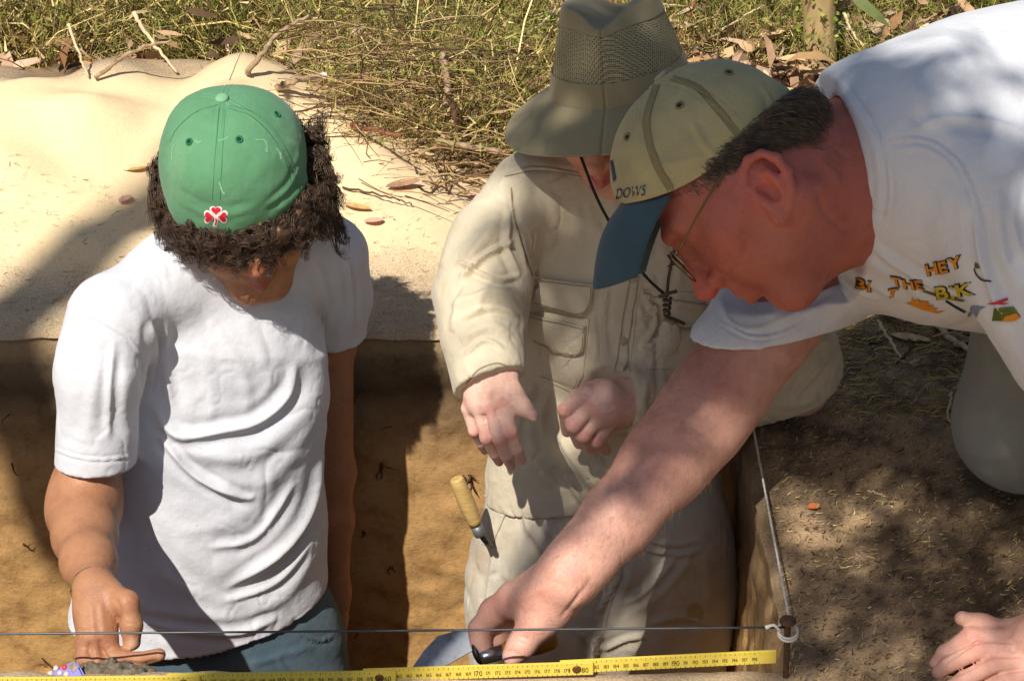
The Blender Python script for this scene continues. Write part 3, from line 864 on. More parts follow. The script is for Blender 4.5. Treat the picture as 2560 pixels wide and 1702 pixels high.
folds = [
    ([(372, 990), (440, 1085), (560, 1075), (650, 1050), (720, 985), (740, 900)], 16, -6, 'v'),
    ([(385, 1030), (470, 1120), (600, 1140), (720, 1070), (790, 960), (800, 880)], 18, 7, 'r'),
    ([(395, 1085), (480, 1180), (600, 1240), (640, 1235)], 12, -6, 'v'),
    ([(420, 1180), (560, 1215), (690, 1180), (780, 1040), (830, 930)], 20, 6, 'r'),
    ([(372, 1240), (480, 1390), (560, 1430), (680, 1395), (770, 1250)], 22, 5, 'r'),
    ([(560, 1470), (700, 1380), (780, 1270), (810, 1120)], 14, -5, 'v'),
    ([(600, 1545), (720, 1480), (800, 1340)], 14, 5, 'r'), ([(560, 1500), (690, 1455), (780, 1350)], 10, -3, 'v'),
    ([(360, 1400), (480, 1480), (600, 1500), (700, 1490)], 18, 4, 'r'), ([(340, 1550), (470, 1575), (600, 1580), (700, 1540)], 14, -4, 'v'),
    ([(330, 1510), (450, 1540), (620, 1545)], 16, 4, 'r'), ([(300, 1620), (450, 1650), (640, 1620)], 14, 3, 'r'),
    ([(470, 830), (520, 930), (530, 1030), (500, 1070)], 14, 3, 'r'), ([(520, 800), (590, 900), (620, 1000), (600, 1060)], 14, 3, 'r'),
    ([(600, 800), (660, 900), (680, 980)], 14, 2.5, 'r'), ([(420, 800), (410, 900), (430, 1010)], 16, -4, 'v'),
    ([(375, 800), (385, 900), (372, 990)], 12, -7, 'v'), ([(330, 780), (370, 860), (378, 960)], 14, 4, 'r'),
    ([(180, 770), (250, 800), (320, 845)], 5, -1.6, 'v'), ([(320, 845), (360, 900), (368, 980)], 5, -1.6, 'v'),
    ([(260, 880), (230, 1000), (215, 1110)], 14, 2.5, 'r'), ([(320, 920), (310, 1030), (330, 1120)], 14, 3.5, 'r'), ([(190, 860), (180, 980), (160, 1090)], 16, 2, 'r'), ([(285, 850), (275, 960), (270, 1100)], 12, -3, 'v'),
    ([(130, 1120), (190, 1142), (260, 1148), (335, 1138)], 4, -1.8, 'v'),
    ([(840, 700), (850, 800), (830, 900), (800, 1100)], 14, 3, 'r'), ([(790, 650), (820, 760), (810, 900)], 12, -3, 'v'), ([(868, 640), (880, 740), (878, 830)], 8, -2.5, 'v'), ([(895, 640), (905, 740), (900, 810)], 8, 2, 'r'),
    ([(300, 1180), (330, 1300), (350, 1450)], 14, 3, 'r'), ([(690, 1180), (600, 1290), (480, 1320), (400, 1290)], 16, 3.5, 'r'),
    ([(740, 1200), (640, 1340), (520, 1370)], 12, -3, 'v'), ([(560, 1640), (680, 1600), (790, 1510)], 4, -1.2, 'v'),
    ([(330, 720), (420, 740), (500, 780)], 16, 2, 'r'), ([(240, 700), (330, 680), (420, 660)], 14, 2, 'r')]
folds = [(p, wd * 1.2, am * .7, k) if k == 'r' else (p, wd, am, k) for p, wd, am, k in folds]
shirt_a = solid('t_shirt', S, .0025, WHITE, person_a, folds, rx=2, noise=(.0010, 16, 3, .0012))
# --- jeans
Jn = Body()
Jn.chain([(520, 1540, .45, 285), (545, 1650, .45, 300), (560, 1760, .45, 306)], .04, (nA, 1.8))
fl_z = -1.08
for dx in (-.085, .085):
    hip = at(550, 1760, .45) + np.array([dx, 0, 0]); foot = np.array([hip[0], .44, fl_z + .08])
    Jn.c(hip, (hip + foot) / 2, .085, .06, .03); Jn.c((hip + foot) / 2, foot, .06, .05, .02)
    Jn.c(foot, foot + np.array([0, -.13, -.03]), .045, .04, .02)
jeans_a = solid('jeans', Jn, .004, DENIM, person_a, [([(740, 1575), (790, 1600), (835, 1590)], 5, -2.5, 'v'), ([(620, 1660), (700, 1640), (790, 1610)], 8, 2, 'r'), ([(690, 1640), (730, 1700)], 8, -2, 'v')])
# --- cap, worn back to front
GREEN = cloth('green_cotton', srgb(92, 142, 102), srgb(132, 166, 126), var=.10, weave=1100, bumpy=.25, stain_lo=.58)
GREEN_D = plain('green_thread', srgb(40, 110, 74), .8)
cap_a = dome('cap', HA, (0, .045), [(.099, .002), (.102, .022), (.099, .055), (.086, .09), (.056, .116), (.028, .128), (0, .131)],
             [(-.083, .02), (-.085, .042), (-.079, .068), (-.058, .102), (-.028, .124), (0, .131)],
             [(.080, .008), (.083, .036), (.080, .072), (.063, .104), (.032, .125), (0, .131)], GREEN, person_a,
             seams=(0, 58, 122, 180, 238, 302), crump=.0016, yaw=-14,
             strokes=[([(690, 530), (745, 480), (772, 430)], 9, 3, 'r'), ([(660, 520), (720, 470), (755, 400)], 7, -2, 'v'), ([(735, 420), (745, 380), (720, 350)], 6, 2, 'r'), ([(700, 380), (725, 420)], 6, -2, 'v'), ([(440, 500), (540, 540), (640, 520)], 8, 1.5, 'r'), ([(440, 470), (540, 515), (650, 500)], 6, -1.0, 'r')])
bv = bvh_of(cap_a)
def hit(bv, px, py, off=0.0):
    r = ray(px, py); h = bv.ray_cast(Vector(CAM), Vector(r)); n = h[1] if h[1].dot(Vector(-r)) > 0 else -h[1]
    return np.array(h[0]) + np.array(n) * off, np.array(n)
bp = HA.w((0, .0, .1305)); button_disc('button', bp, HA.R[2], .0078, .004, plain('green_button', srgb(122, 168, 128), .8, .1, 200), cap_a)
for px, py in ((473, 355), (598, 349), (692, 286)):
    p, n = hit(bv, px, py, .0004); ring('eyelet', p, n, .0034, .0012, GREEN_D, cap_a)
    V, Fs = lathe([(0, .0024), (.0004, .0001)], p, n, 10); pyd('eyelet_hole', V, Fs, plain('eyelet_dark', srgb(24, 50, 40), .9), cap_a)
STG = plain('green_topstitch', srgb(66, 118, 80), .9)
for pts in ([(548, 270), (537, 400), (531, 500)], [(564, 270), (555, 400), (550, 500)], [(574, 264), (640, 284), (694, 336), (728, 400), (744, 450)], [(570, 270), (630, 292), (680, 342), (714, 404), (728, 458)], [(546, 262), (490, 280), (444, 320), (424, 356)]):
    laid(bv, 'seam', [ribbon_px(pts, 1.5)], STG, cap_a, .0003, 0, 6)
# brim, hanging at the nape
bg = []
for u in np.linspace(-1, 1, 17):
    row = []
    for t in np.linspace(0, 1, 8):
        ang = u * 1.05; row.append(HA.w((math.sin(ang) * (.080 + .010 * t), -.012 - math.cos(ang) * (.072 + .045 * t), .026 - .065 * t - .012 * abs(u) * t)))
    bg.append(row)
sheet('brim', bg, GREEN, cap_a, .003)
# shamrock emblem: red leaves on a white stitched outline
def heart(cx, cy, r, ang):
    pts = []
    for t in np.linspace(0, 2 * math.pi, 22, endpoint=False):
        hx = 16 * math.sin(t) ** 3; hy = 13 * math.cos(t) - 5 * math.cos(2 * t) - 2 * math.cos(3 * t) - math.cos(4 * t)
        x_, y_ = hx / 17 * r, (hy + 17) / 30 * r * 1.7
        pts.append((cx + x_ * math.cos(ang) + y_ * math.sin(ang), cy + x_ * math.sin(ang) - y_ * math.cos(ang)))
    return pts
REDT = plain('red_embroidery', srgb(205, 34, 50), .7, .15, 900); WHT = plain('white_embroidery', srgb(240, 225, 220), .7, .05)
emblem = laid(bv, 'emblem', [heart(540, 543, 17, 0), heart(540, 541, 18, -1.62), heart(540, 541, 18, 1.62), ribbon_px([(540, 538), (541, 552), (537, 566)], 10)], WHT, cap_a, .0006, .0, 5)
laid(bv, 'emblem_leaf', [heart(540, 537, 12, 0), heart(535, 541, 13, -1.62), heart(545, 541, 13, 1.62), ribbon_px([(540, 545), (541, 552), (538, 562)], 3.5)], REDT, cap_a, .0014, .0, 4)
SCUFF = plain('chalky_scuff', srgb(128, 174, 132), .95, .2, 300)
for p, w_ in (([(638, 350), (662, 352), (668, 380), (662, 372)], 3), ([(690, 370), (700, 385), (703, 398)], 5), ([(545, 352), (562, 348), (572, 341)], 2.5), ([(548, 455), (556, 478), (562, 486)], 4), ([(488, 350), (496, 358), (502, 352)], 2.5), ([(430, 400), (432, 370), (440, 360)], 2)):
    laid(bv, 'scuff', [ribbon_px(p, w_)], SCUFF, cap_a, .0004, .0, 4)
# --- curly hair
HAIR_A = hair_mat('dark_brown_hair', srgb(44, 30, 18), srgb(92, 64, 40))
def curls(H, nc, per, seed):
    g = np.random.default_rng(seed)
    ph = g.uniform(-math.pi, math.pi, nc); z = g.uniform(-.066, .036, nc)
    front = np.cos(ph) > .4; z = np.where(front, g.uniform(-.012, .024, nc), z)
    root = np.stack([np.sin(ph) * .076, np.cos(ph) * .092 - .004, z], 1)
    out = np.stack([np.sin(ph), np.cos(ph) * .9, np.zeros(nc)], 1) + g.normal(0, .22, (nc, 3)); out /= np.linalg.norm(out, axis=1)[:, None]
    L = g.uniform(.042, .068, nc) * np.where(front, .98, 1)
    L = np.where(np.sin(ph) < -.5, L * 1.25, L)
    pc = g.uniform(0, 6.28, nc); om = g.uniform(10, 16, nc) * g.choice([-1, 1], nc); cr = g.uniform(.0048, .0085, nc)
    dn = g.uniform(.35, 1.0, nc) * np.where(front, .68, 1)
    up = np.where((np.sin(ph) < -.6) & (g.random(nc) < .18), -.6, 1.0)
    R = lambda q: np.repeat(q, per, 0)
    n = nc * per; root, out, L, pc, om, cr, dn, up = map(R, (root, out, L, pc, om, cr, dn, up))
    jit = g.normal(0, .0017, (n, 3)); L = L * g.uniform(.8, 1.08, n); pc = pc + g.normal(0, .35, n); fz = g.normal(0, .0012, (n, 3))
    a1 = np.cross(out, [0, 0, 1.]); a1 /= np.linalg.norm(a1, axis=1)[:, None] + 1e-9; a2 = np.cross(out, a1)
    def fn(t):
        p = root + jit * (1 - .45 * t) + fz * math.sin(9 * t) + out * (L * (t - .45 * t * t))[:, None] * .95 + np.array([0, 0, -1.]) * (L * dn * up * t ** 1.5 * .7)[:, None]
        rr = cr * min(1, t * 3)
        return H.w(p + a1 * (rr * np.cos(pc + om * t))[:, None] + a2 * (rr * np.sin(pc + om * t))[:, None])
    return root, fn
r_, f_ = curls(HA, 640, 12, 3)
hb = Body()
hb.e(HA.w((0, -.012, -.012)), HA.R, (.086, .094, .052), .02); hb.e(HA.w((-.006, .058, .000)), HA.R, (.078, .052, .034), .015)
hair_a = solid('hair', hb, .003, HAIR_A, person_a, rx=1, noise=(.005, 45, 2))
hb_ = strands('curls', r_, f_, HAIR_A, hair_a, 18, .0006)
# --- thread bracelet
bw = at(234, 1470, .112); wd_ = unit(at(236, 1490, .10) - at(228, 1430, .15)); u1 = unit(np.cross(wd_, [0, 0, 1])); u2 = np.cross(wd_, u1)
BR = M('bracelet_thread', .7); BR.base(BR.ramp(BR.noise(60, 1), [(.35, srgb(24, 60, 40)), (.45, srgb(20, 20, 24)), (.55, srgb(120, 30, 40)), (.65, srgb(110, 110, 30))]))
tube('bracelet', [bw + .0243 * (math.cos(t) * u1 + math.sin(t) * u2) + wd_ * .004 * math.sin(t) for t in np.linspace(0, 6.2832, 33)], .0009, BR.m, person_a, 6)

# ================================================================== PERSON in the khaki cap (kneeling on the right, reaching over)
def prof_frame(px, py, al):
    """seen from the person's left, face pitched al degrees below the image's left"""
    Rc, Dc, Tc = cam_axes(px, py); a = math.radians(al)
    fw = -math.cos(a) * Rc + math.sin(a) * Dc; up = -math.sin(a) * Rc - math.cos(a) * Dc
    return np.array([np.cross(fw, up), fw, up])
HC = Head(1856, 423, .195, prof_frame(1856, 423, 57), 1.06)          # face
HK = Head(1912, 475, .185, prof_frame(1912, 475, 41.5), 1.0)         # the cap sits tipped back
C_ = Body()
add_head(C_, HC, chin=1.10, nose=1.0, ears=(-1, 1), fat=1.10, jaw=1.1, skull=((0, .006, .018), (.074, .074, .074)), ear=(.003, -.029, 29), chin_y=-.005)
C_.c(HC.w((0, -.02, -.04)), at(2190, 430, .26), .070, .080, .035)
C_.c(HC.w((0, .040, -.088)), at(2110, 520, .21), .030, .060, .05)                                  # throat, heavy chin
C_.chain([(2190, 430, .28, 190), (2400, 430, .31, 260), (2800, 380, .37, 300)], .04)
C_.chain([(2160, 540, .38, 130), (1990, 730, .335, 104), (1900, 842, .30, 100), (1806, 972, .262, 98), (1738, 1066, .230, 96), (1655, 1165, .188, 90), (1545, 1296, .13, 75), (1452, 1402, .085, 61), (1415, 1440, .072, 59)], .04)
C_.chain([(1415, 1440, .072, 60), (1350, 1485, .082, 57), (1290, 1500, .095, 46)], .02)            # back of the hand
C_.chain([(1418, 1458, .072, 52), (1375, 1518, .074, 48), (1345, 1555, .072, 40)], .02)
C_.chain([(1390, 1500, .072, 46), (1342, 1556, .062, 38), (1303, 1612, .052, 31), (1280, 1640, .047, 25)], .012)   # thumb
C_.chain([(1285, 1495, .098, 42), (1235, 1530, .106, 35), (1200, 1572, .104, 27), (1202, 1608, .094, 23), (1214, 1634, .084, 19)], .008)
C_.chain([(1300, 1510, .108, 36), (1250, 1565, .118, 28), (1246, 1606, .106, 22), (1262, 1626, .094, 18)], .005)
C_.chain([(1320, 1525, .112, 33), (1285, 1575, .120, 26), (1280, 1606, .108, 20)], .005)
# left arm and the hand spread on the ground at the lower right
C_.chain([(2450, 520, .16, 120), (2700, 900, .10, 110), (2780, 1250, .04, 95), (2700, 1530, -.005, 75), (2620, 1590, -.015, 70)], .03)
C_.chain([(2640, 1600, -.015, 64), (2570, 1618, -.020, 50)], .02)
C_.chain([(2600, 1570, -.005, 48), (2530, 1578, .005, 26), (2455, 1560, .012, 22), (2405, 1545, .012, 19)], .012)
C_.chain([(2540, 1596, -.008, 28), (2425, 1590, -.004, 23), (2362, 1632, -.002, 20), (2338, 1660, -.002, 16)], .004)
C_.chain([(2545, 1622, -.022, 28), (2448, 1624, -.024, 23), (2372, 1660, -.020, 21), (2344, 1682, -.018, 17)], .003)
C_.chain([(2555, 1654, -.036, 28), (2482, 1662, -.042, 23), (2412, 1696, -.038, 21), (2376, 1716, -.036, 17)], .003)
C_.chain([(2570, 1680, -.044, 31), (2520, 1698, -.050, 26), (2450, 1735, -.048, 22)], .004)
armC, faceC = np.array(srgb(218, 166, 144)), np.array(srgb(168, 98, 82))
def colC(V, N):
    l = HC.loc(V); wf = sm(.30, .20, np.linalg.norm(l * np.array([1, 1, 1.0]), axis=1))
    c = armC * (1 - wf[:, None]) + faceC * wf[:, None]
    c = paint3(V, c, [(HC.w((-.088, -.0, -.025)), .036, srgb(200, 104, 92), .5), (HC.w((0, .113, -.036)), .018, srgb(190, 70, 66), .55), (HC.w((-.03, .096, -.069)), .018, srgb(150, 62, 60), .5), (HC.w((-.05, .05, -.09)), .035, srgb(138, 78, 68), .45), (HC.w((-.06, .0, -.085)), .03, srgb(186, 112, 96), .35), (HC.w((-.05, .05, -.03)), .034, srgb(176, 84, 72), .5), (HC.w((-.07, -.03, -.09)), .05, srgb(166, 88, 72), .5), (HC.w((-.06, .02, -.055)), .03, srgb(190, 120, 100), .4)])
    return paint(V, N, c, [(1279, 1646, 15, 12, srgb(226, 178, 170), .8), (1600, 1100, 120, 120, srgb(206, 138, 118), .5), (1240, 1510, 40, 40, srgb(190, 122, 112), .5), (1340, 1500, 50, 40, srgb(222, 150, 128), .4), (1430, 1425, 30, 25, srgb(168, 112, 108), .35),
        (2338, 1664, 12, 16, srgb(226, 176, 160), .7), (2366, 1702, 12, 14, srgb(222, 172, 160), .7), (2430, 1590, 30, 20, srgb(206, 130, 118), .5), (2450, 1618, 26, 18, srgb(206, 134, 124), .5), (2485, 1650, 26, 18, srgb(200, 130, 122), .5), (1900, 890, 120, 70, srgb(216, 172, 152), .5)])
strC = [([(1276, 1596), (1300, 1590), (1326, 1602)], 4, -1.0, 'r'), ([(1272, 1606), (1296, 1602), (1318, 1612)], 4, -.8, 'r'), ([(1262, 1632), (1282, 1626), (1300, 1640)], 4, -1.0, 'r'),
        ([(1345, 1470), (1390, 1455), (1430, 1480)], 8, -1.2, 'r'), ([(1455, 1470), (1440, 1500), (1400, 1545)], 6, -1.6, 'r'), ([(1480, 1440), (1460, 1475), (1420, 1520)], 6, -1.2, 'r'),
        ([(1285, 1500), (1340, 1478), (1390, 1450)], 10, 1.4, 'r'), ([(1700, 1040), (1740, 1075), (1775, 1085)], 8, -1.0, 'r'),
        ([(1900, 870), (1880, 920), (1850, 990)], 16, -2.2, 'r'), ([(1840, 880), (1790, 960), (1760, 1040)], 18, 2.0, 'r'),
        ([(2000, 330), (2060, 400), (2120, 500)], 14, 1.6, 'r'), ([(2040, 470), (2070, 540), (2120, 580)], 10, -2, 'r'), ([(2400, 1575), (2412, 1584), (2406, 1596)], 4, -.8, 'r'), ([(2356, 1640), (2366, 1652), (2362, 1664)], 3, -.8, 'r'),
        ([(2560, 1606), (2450, 1602), (2385, 1640), (2348, 1668)], 4, -3.0, 'r'), ([(2560, 1640), (2480, 1640), (2410, 1676), (2366, 1700)], 4, -3.0, 'r'), ([(2570, 1672), (2510, 1680), (2440, 1712)], 4, -3.0, 'r'), ([(1800, 690), (1850, 650), (1880, 600)], 12, -1.6, 'r'), ([(1690, 640), (1720, 652), (1745, 640)], 4, -1.2, 'r'), ([(1735, 610), (1760, 600), (1790, 600)], 4, -.7, 'r'), ([(1735, 625), (1765, 622), (1795, 628)], 4, -.7, 'r'), ([(1840, 560), (1850, 620), (1840, 680)], 14, 1.2, 'r'), ([(2030, 300), (2070, 360), (2130, 400)], 6, -1.0, 'r'), ([(2010, 340), (2060, 400), (2120, 440)], 6, -.8, 'r'), ([(1785, 720), (1800, 700), (1830, 690)], 8, -1.5, 'r')]
person_c = solid('person', C_, .0019, SKIN, None, strC, colC)
tag(person_c, 'person in a khaki cap and glasses kneeling at right, reaching down with a trowel', 'person')

# --- t-shirt with the printed front
Sc = Body()
Sc.chain([(2170, 520, .37, 176), (2000, 705, .335, 146), (1850, 890, .28, 140)], .05)
pa, pb_ = at(2000, 705, .335), at(1900, 830, .30)
q1, q2, q3 = at(1773, 818, .31), at(2056, 790, .32), at(1885, 862, .243)
nh = unit(np.cross(q2 - q1, q3 - q1)); nh = nh if nh @ (pb_ - pa) > 0 else -nh
Sc.carve_end((q1 + q2) / 2, nh, .12, .15)
Sc.chain([(1992, 720, .333, 106), (1895, 842, .30, 112), (1800, 965, .26, 120)], .004, None, '-')
Sc.chain([(2450, 480, .15, 150), (2560, 640, .12, 150), (2680, 860, .08, 165)], .05)
Sc.chain([(2165, 432, .28, 252), (2330, 440, .29, 330), (2560, 425, .33, 378), (2900, 380, .38, 390)], .06)
Sc.chain([(2330, 380, .22, 230), (2470, 460, .17, 170)], .06)
t1, t2, t3 = at(2062, 205, .31), at(2128, 606, .23), at(2178, 450, .13)
nn = unit(np.cross(t2 - t1, t3 - t1)); nn = nn if nn[0] < 0 else -nn
Sc.carve_end((t1 + t2) / 2, nn, .16, .15)
Sc.chain([(2000, 430, .22, 176), (2200, 430, .262, 196)], .004, None, '-')
folC = [([(2215, 355), (2310, 350), (2390, 400), (2440, 500), (2470, 640)], 5, -2.0, 'v'), ([(2225, 375), (2310, 372), (2375, 415), (2425, 510)], 6, 1.5, 'r'),
        ([(2160, 640), (2260, 700), (2330, 760)], 14, 4, 'r'), ([(2180, 620), (2290, 690), (2400, 740)], 12, -4, 'v'), ([(2120, 660), (2200, 720), (2260, 750)], 10, 3, 'r'), ([(2100, 690), (2150, 730), (2200, 750)], 8, -3, 'v'),
        ([(2440, 520), (2450, 620), (2480, 720), (2520, 800)], 16, -7, 'v'), ([(2400, 480), (2420, 600), (2450, 700)], 16, 3, 'r'), ([(2500, 480), (2500, 600), (2540, 720)], 16, 4, 'r'), ([(2540, 460), (2535, 560), (2560, 660)], 12, -3, 'v'),
        ([(2100, 175), (2140, 230), (2200, 330), (2225, 480), (2205, 590)], 5, -2.2, 'v'), ([(2080, 215), (2130, 260), (2185, 360), (2200, 470), (2180, 590)], 12, 2.4, 'r'),
        ([(2250, 200), (2330, 260), (2380, 360)], 30, 2.5, 'r'), ([(2400, 130), (2460, 200), (2560, 230)], 30, 3, 'r'), ([(2280, 330), (2350, 300), (2450, 300), (2560, 330)], 16, -3, 'v'), ([(2470, 100), (2560, 90)], 14, 3, 'r'),
        ([(1790, 800), (1880, 842), (1960, 830), (2040, 790)], 4, -2, 'v'), ([(1800, 740), (1830, 810), (1900, 820), (2010, 770)], 8, 2, 'r'), ([(1900, 730), (2000, 720), (2100, 690)], 14, 4, 'r'), ([(1930, 770), (2020, 750), (2100, 715)], 10, -4, 'v'), ([(2010, 790), (2060, 755), (2120, 720)], 10, 3, 'r')]
shirt_c = solid('t_shirt', Sc, .0027, WHITE2, person_c, folC, rx=2, noise=(.0012, 14, 7, .0011))
bvs = bvh_of(shirt_c)
# --- print on the shirt front
OR = plain('orange_print', srgb(214, 140, 40), .8, .06); BK = plain('black_print', srgb(34, 34, 36), .8, .1); YE = plain('yellow_print', srgb(200, 178, 50), .8, .1); GR_ = plain('olive_print', srgb(96, 104, 40), .8, .2); RE = plain('red_print', srgb(196, 60, 60), .8); BL = plain('slate_print', srgb(120, 128, 150), .85); DB = plain('navy_print', srgb(36, 44, 60), .8)
def glyph(name, polys, fill, ol=5.0, off=.0008):
    k = laid(bvs, name, polys, fill, shirt_c, off + .0007, 0, 8)
    if k is None: return
    out = []
    for poly in polys:
        c_ = np.mean(np.array(poly), 0); a_ = np.array(poly); dlt = a_ - c_; L = np.linalg.norm(dlt, axis=1)[:, None]
        out.append([tuple(q) for q in a_ + dlt / (L + 1e-6) * ol])
    laid(bvs, 'printed_outline', out, BK, k, off, 0, 8)
def Z(*p): return [(2080 + x * 480 / 2359, 560 + y * 300 / 1474) for x, y in p]
def word(txt, x0, y0, u, v, fill):
    f_ = mp(x0, y0, u[0], u[1], v[0], v[1])
    for k, ch in enumerate(txt):
        dx = sum(np.ptp(GLYPH[c][0][:, 0]) + .16 for c in txt[:k]); g_ = mp(x0 + dx * u[0], y0 + dx * u[1] + (k % 2) * 3, u[0], u[1], v[0], v[1])
        P_, F_ = text_polys(ch, g_, .07, GLYPH_B); o = laid_mesh(bvs, 'printed_letter', P_, F_, BK, shirt_c, .0010)
        P_, F_ = text_polys(ch, g_, .07, GLYPH_M); laid_mesh(bvs, 'letter_fill', P_, F_, fill, o, .0018)
def mp(x0, y0, ux, uy, vx, vy): return lambda V_: np.stack([x0 + V_[:, 0] * ux + V_[:, 1] * vx, y0 + V_[:, 0] * uy + V_[:, 1] * vy], 1)
word('BI', 2142, 720, (46, 6), (2, -36), OR); word('T', 2218, 742, (38, -4), (8, -30), OR); word('THE', 2234, 712, (40, 6), (-8, -32), OR); word('HEY', 2322, 688, (44, -12), (-10, -38), OR)
word('BIK', 2346, 746, (58, -8), (-8, -40), YE)
laid(bvs, 'printed_shape', [Z((1090, 820), (1150, 815), (1640, 930), (1620, 950), (1300, 890))], GR_, shirt_c, .0012, 0, 8)
laid(bvs, 'printed_shape', [Z((1760, 470), (1790, 480), (1830, 540), (1760, 540))], GR_, shirt_c, .0012, 0, 6)
laid(bvs, 'printed_shape', [ribbon_px(Z((1750, 540), (1780, 620), (1850, 680), (1950, 705)), 4)], DB, shirt_c, .0012, 0, 6)
laid(bvs, 'printed_shape', [ribbon_px(Z((1400, 935), (1520, 1010), (1640, 1075)), 5)], DB, shirt_c, .0012, 0, 6)
laid(bvs, 'printed_shape', [Z((990, 880), (1010, 940), (1060, 905), (1080, 940), (1180, 940), (1200, 1000), (1250, 980), (1250, 1030), (1310, 1020), (1260, 1070), (1400, 1055), (1300, 1090), (1100, 1040), (980, 990), (900, 960), (970, 960))], OR, shirt_c, .0012, 0, 6)
laid(bvs, 'printed_shape', [Z((1900, 980), (2010, 950), (2160, 900), (2170, 930), (2080, 965), (2190, 970), (2100, 990))], RE, shirt_c, .0012, 0, 6)
laid(bvs, 'printed_shape', [Z((1720, 1000), (1900, 1010), (1820, 1050), (1780, 1150), (1660, 1120))], BL, shirt_c, .0012, 0, 8)
laid(bvs, 'printed_shape', [Z((2000, 1030), (2230, 1010), (2320, 1130), (2220, 1190), (1970, 1185))], GR_, shirt_c, .0012, 0, 8)
laid(bvs, 'printed_shape', [Z((2130, 1120), (2280, 1090), (2320, 1140), (2240, 1185), (2100, 1180))], OR, shirt_c, .0019, 0, 8)
# --- jeans: the kneeling leg, the other leg behind it
Jc = Body()
Jc.chain([(2900, 480, .40, 330), (2740, 700, .37, 230), (2640, 860, .335, 178), (2562, 1050, .285, 168)], .05)
Jc.chain([(2562, 1060, .285, 160), (2750, 1090, .36, 150), (3000, 1080, .48, 120)], .03)
Jc.chain([(2900, 500, .30, 320), (2950, 760, .16, 210), (2860, 1150, .12, 170), (3100, 1200, .25, 140)], .05)
jeans_c = solid('jeans', Jc, .004, DENIM2, person_c, [([(2400, 1120), (2470, 1140), (2560, 1130)], 16, 3, 'r'), ([(2480, 880), (2500, 960), (2480, 1060)], 16, 2, 'r')], rx=2)
shc = at(3000, 1080, .48); V, Fs = tube_arrays([shc, shc + [.06, .02, -.005], shc + [.14, .03, -.01]], [.05, .05, .038], 10); pyd('shoe', V, Fs, plain('boot_leather', srgb(80, 62, 46), .8), person_c, True)

# --- cap
CAPK = cloth('faded_khaki_cotton', srgb(176, 164, 120), srgb(146, 134, 96), var=.10, weave=1100, bumpy=.35, stain_lo=.5)
BILL = cloth('faded_teal_cotton', srgb(62, 84, 92), srgb(94, 114, 118), var=.12, weave=1300, bumpy=.15, stain_lo=.55)
STK = plain('dark_khaki_stitch', srgb(128, 118, 82), .9)
cap_c = dome('cap', HK, (.02, .05), [(.118, .086), (.115, .103), (.099, .127), (.062, .147), (.03, .1535), (.003, .155)],
             [(-.080, .034), (-.082, .064), (-.070, .104), (-.043, .137), (-.018, .150), (.003, .155)],
             [(.081, .050), (.085, .066), (.082, .090), (.066, .124), (.03, .150), (0, .155)], CAPK, person_c,
             seams=(0, 62, 118, 180, 242, 298), crump=.0022, nphi=220, npol=80,
             strokes=[([(1640, 420), (1720, 400), (1820, 380)], 9, 1.6, 'r'), ([(1560, 420), (1580, 470), (1640, 480)], 7, 2, 'r'), ([(1560, 330), (1555, 400), (1560, 460)], 7, -2, 'v'), ([(1730, 300), (1760, 360), (1800, 400)], 10, -1.5, 'v'), ([(1560, 440), (1640, 452), (1740, 420), (1880, 330)], 4, -.8, 'r'), ([(1900, 210), (1925, 250), (1930, 290)], 6, -2, 'v')])
bv = bvh_of(cap_c)
BTN = plain('khaki_button', srgb(172, 164, 130), .9, .1, 200)
button_disc('button', HK.w((0, .003, .1545)), HK.R[2], .0085, .0045, BTN, cap_c)
for px, py in ((1699, 264), (1569, 343), (1822, 182)):
    p, n = hit(bv, px, py, .0004); ring('eyelet', p, n, .0036, .0013, STK, cap_c)
    V, Fs = lathe([(0, .0024), (.0004, .0001)], p, n, 10); pyd('eyelet_hole', V, Fs, plain('eyelet_dark', srgb(40, 38, 28), .9), cap_c)
# bill: from the front rim forward and down
bg = []
for u in np.linspace(-1, 1, 33):
    row = []
    a_ = u * 1.02
    for t in np.linspace(0, 1, 14):
        b0 = np.array([math.sin(a_) * .085, .02 + math.cos(a_) * .098, .085 - .060 * (1 - math.cos(a_))])
        b1 = np.array([math.sin(a_) * .078, .197 - .046 * abs(u) ** 2.4, .039 - .021 * u * u])
        q = b0 * (1 - t) + b1 * t; q[2] += .010 * math.sin(math.pi * t) * (1 - .5 * abs(u)); q[0] *= 1 - .06 * t
        row.append(HK.w(q))
    bg.append(row)
sheet('bill', bg, BILL, cap_c, .0035)
TAPE = cloth('khaki_seam_tape', srgb(142, 130, 92), srgb(120, 110, 78), var=.2, weave=900, bumpy=.5)
for pts in ([(1642, 212), (1618, 290), (1622, 350), (1646, 420), (1684, 484)], [(1682, 196), (1742, 218), (1800, 280), (1846, 336), (1890, 372)]):
    laid(bv, 'seam', [ribbon_px(pts, 14)], TAPE, cap_c, .0003, .0004, 6)
    for q in (-9, 9): laid(bv, 'stitching', [ribbon_px([(x_ + q, y_ - q * .3) for x_, y_ in pts], 1.6)], STK, cap_c, .0004, 0, 6)
NAVY = plain('navy_embroidery', srgb(52, 58, 92), .8, .15, 500)
def mp(x0, y0, ux, uy, vx, vy): return lambda V_: np.stack([x0 + V_[:, 0] * ux + V_[:, 1] * vx, y0 + V_[:, 0] * uy + V_[:, 1] * vy], 1)
P_, F_ = text_polys('DOWS', mp(1541, 497, 24.0, -3.3, 6, -37)); laid_mesh(bv, 'embroidered_word', P_, F_, NAVY, cap_c, .0012)
laid(bv, 'embroidered_mark', [[(1527, 402), (1533, 402), (1542, 448), (1536, 456)]], NAVY, cap_c, .0012, 0, 5)
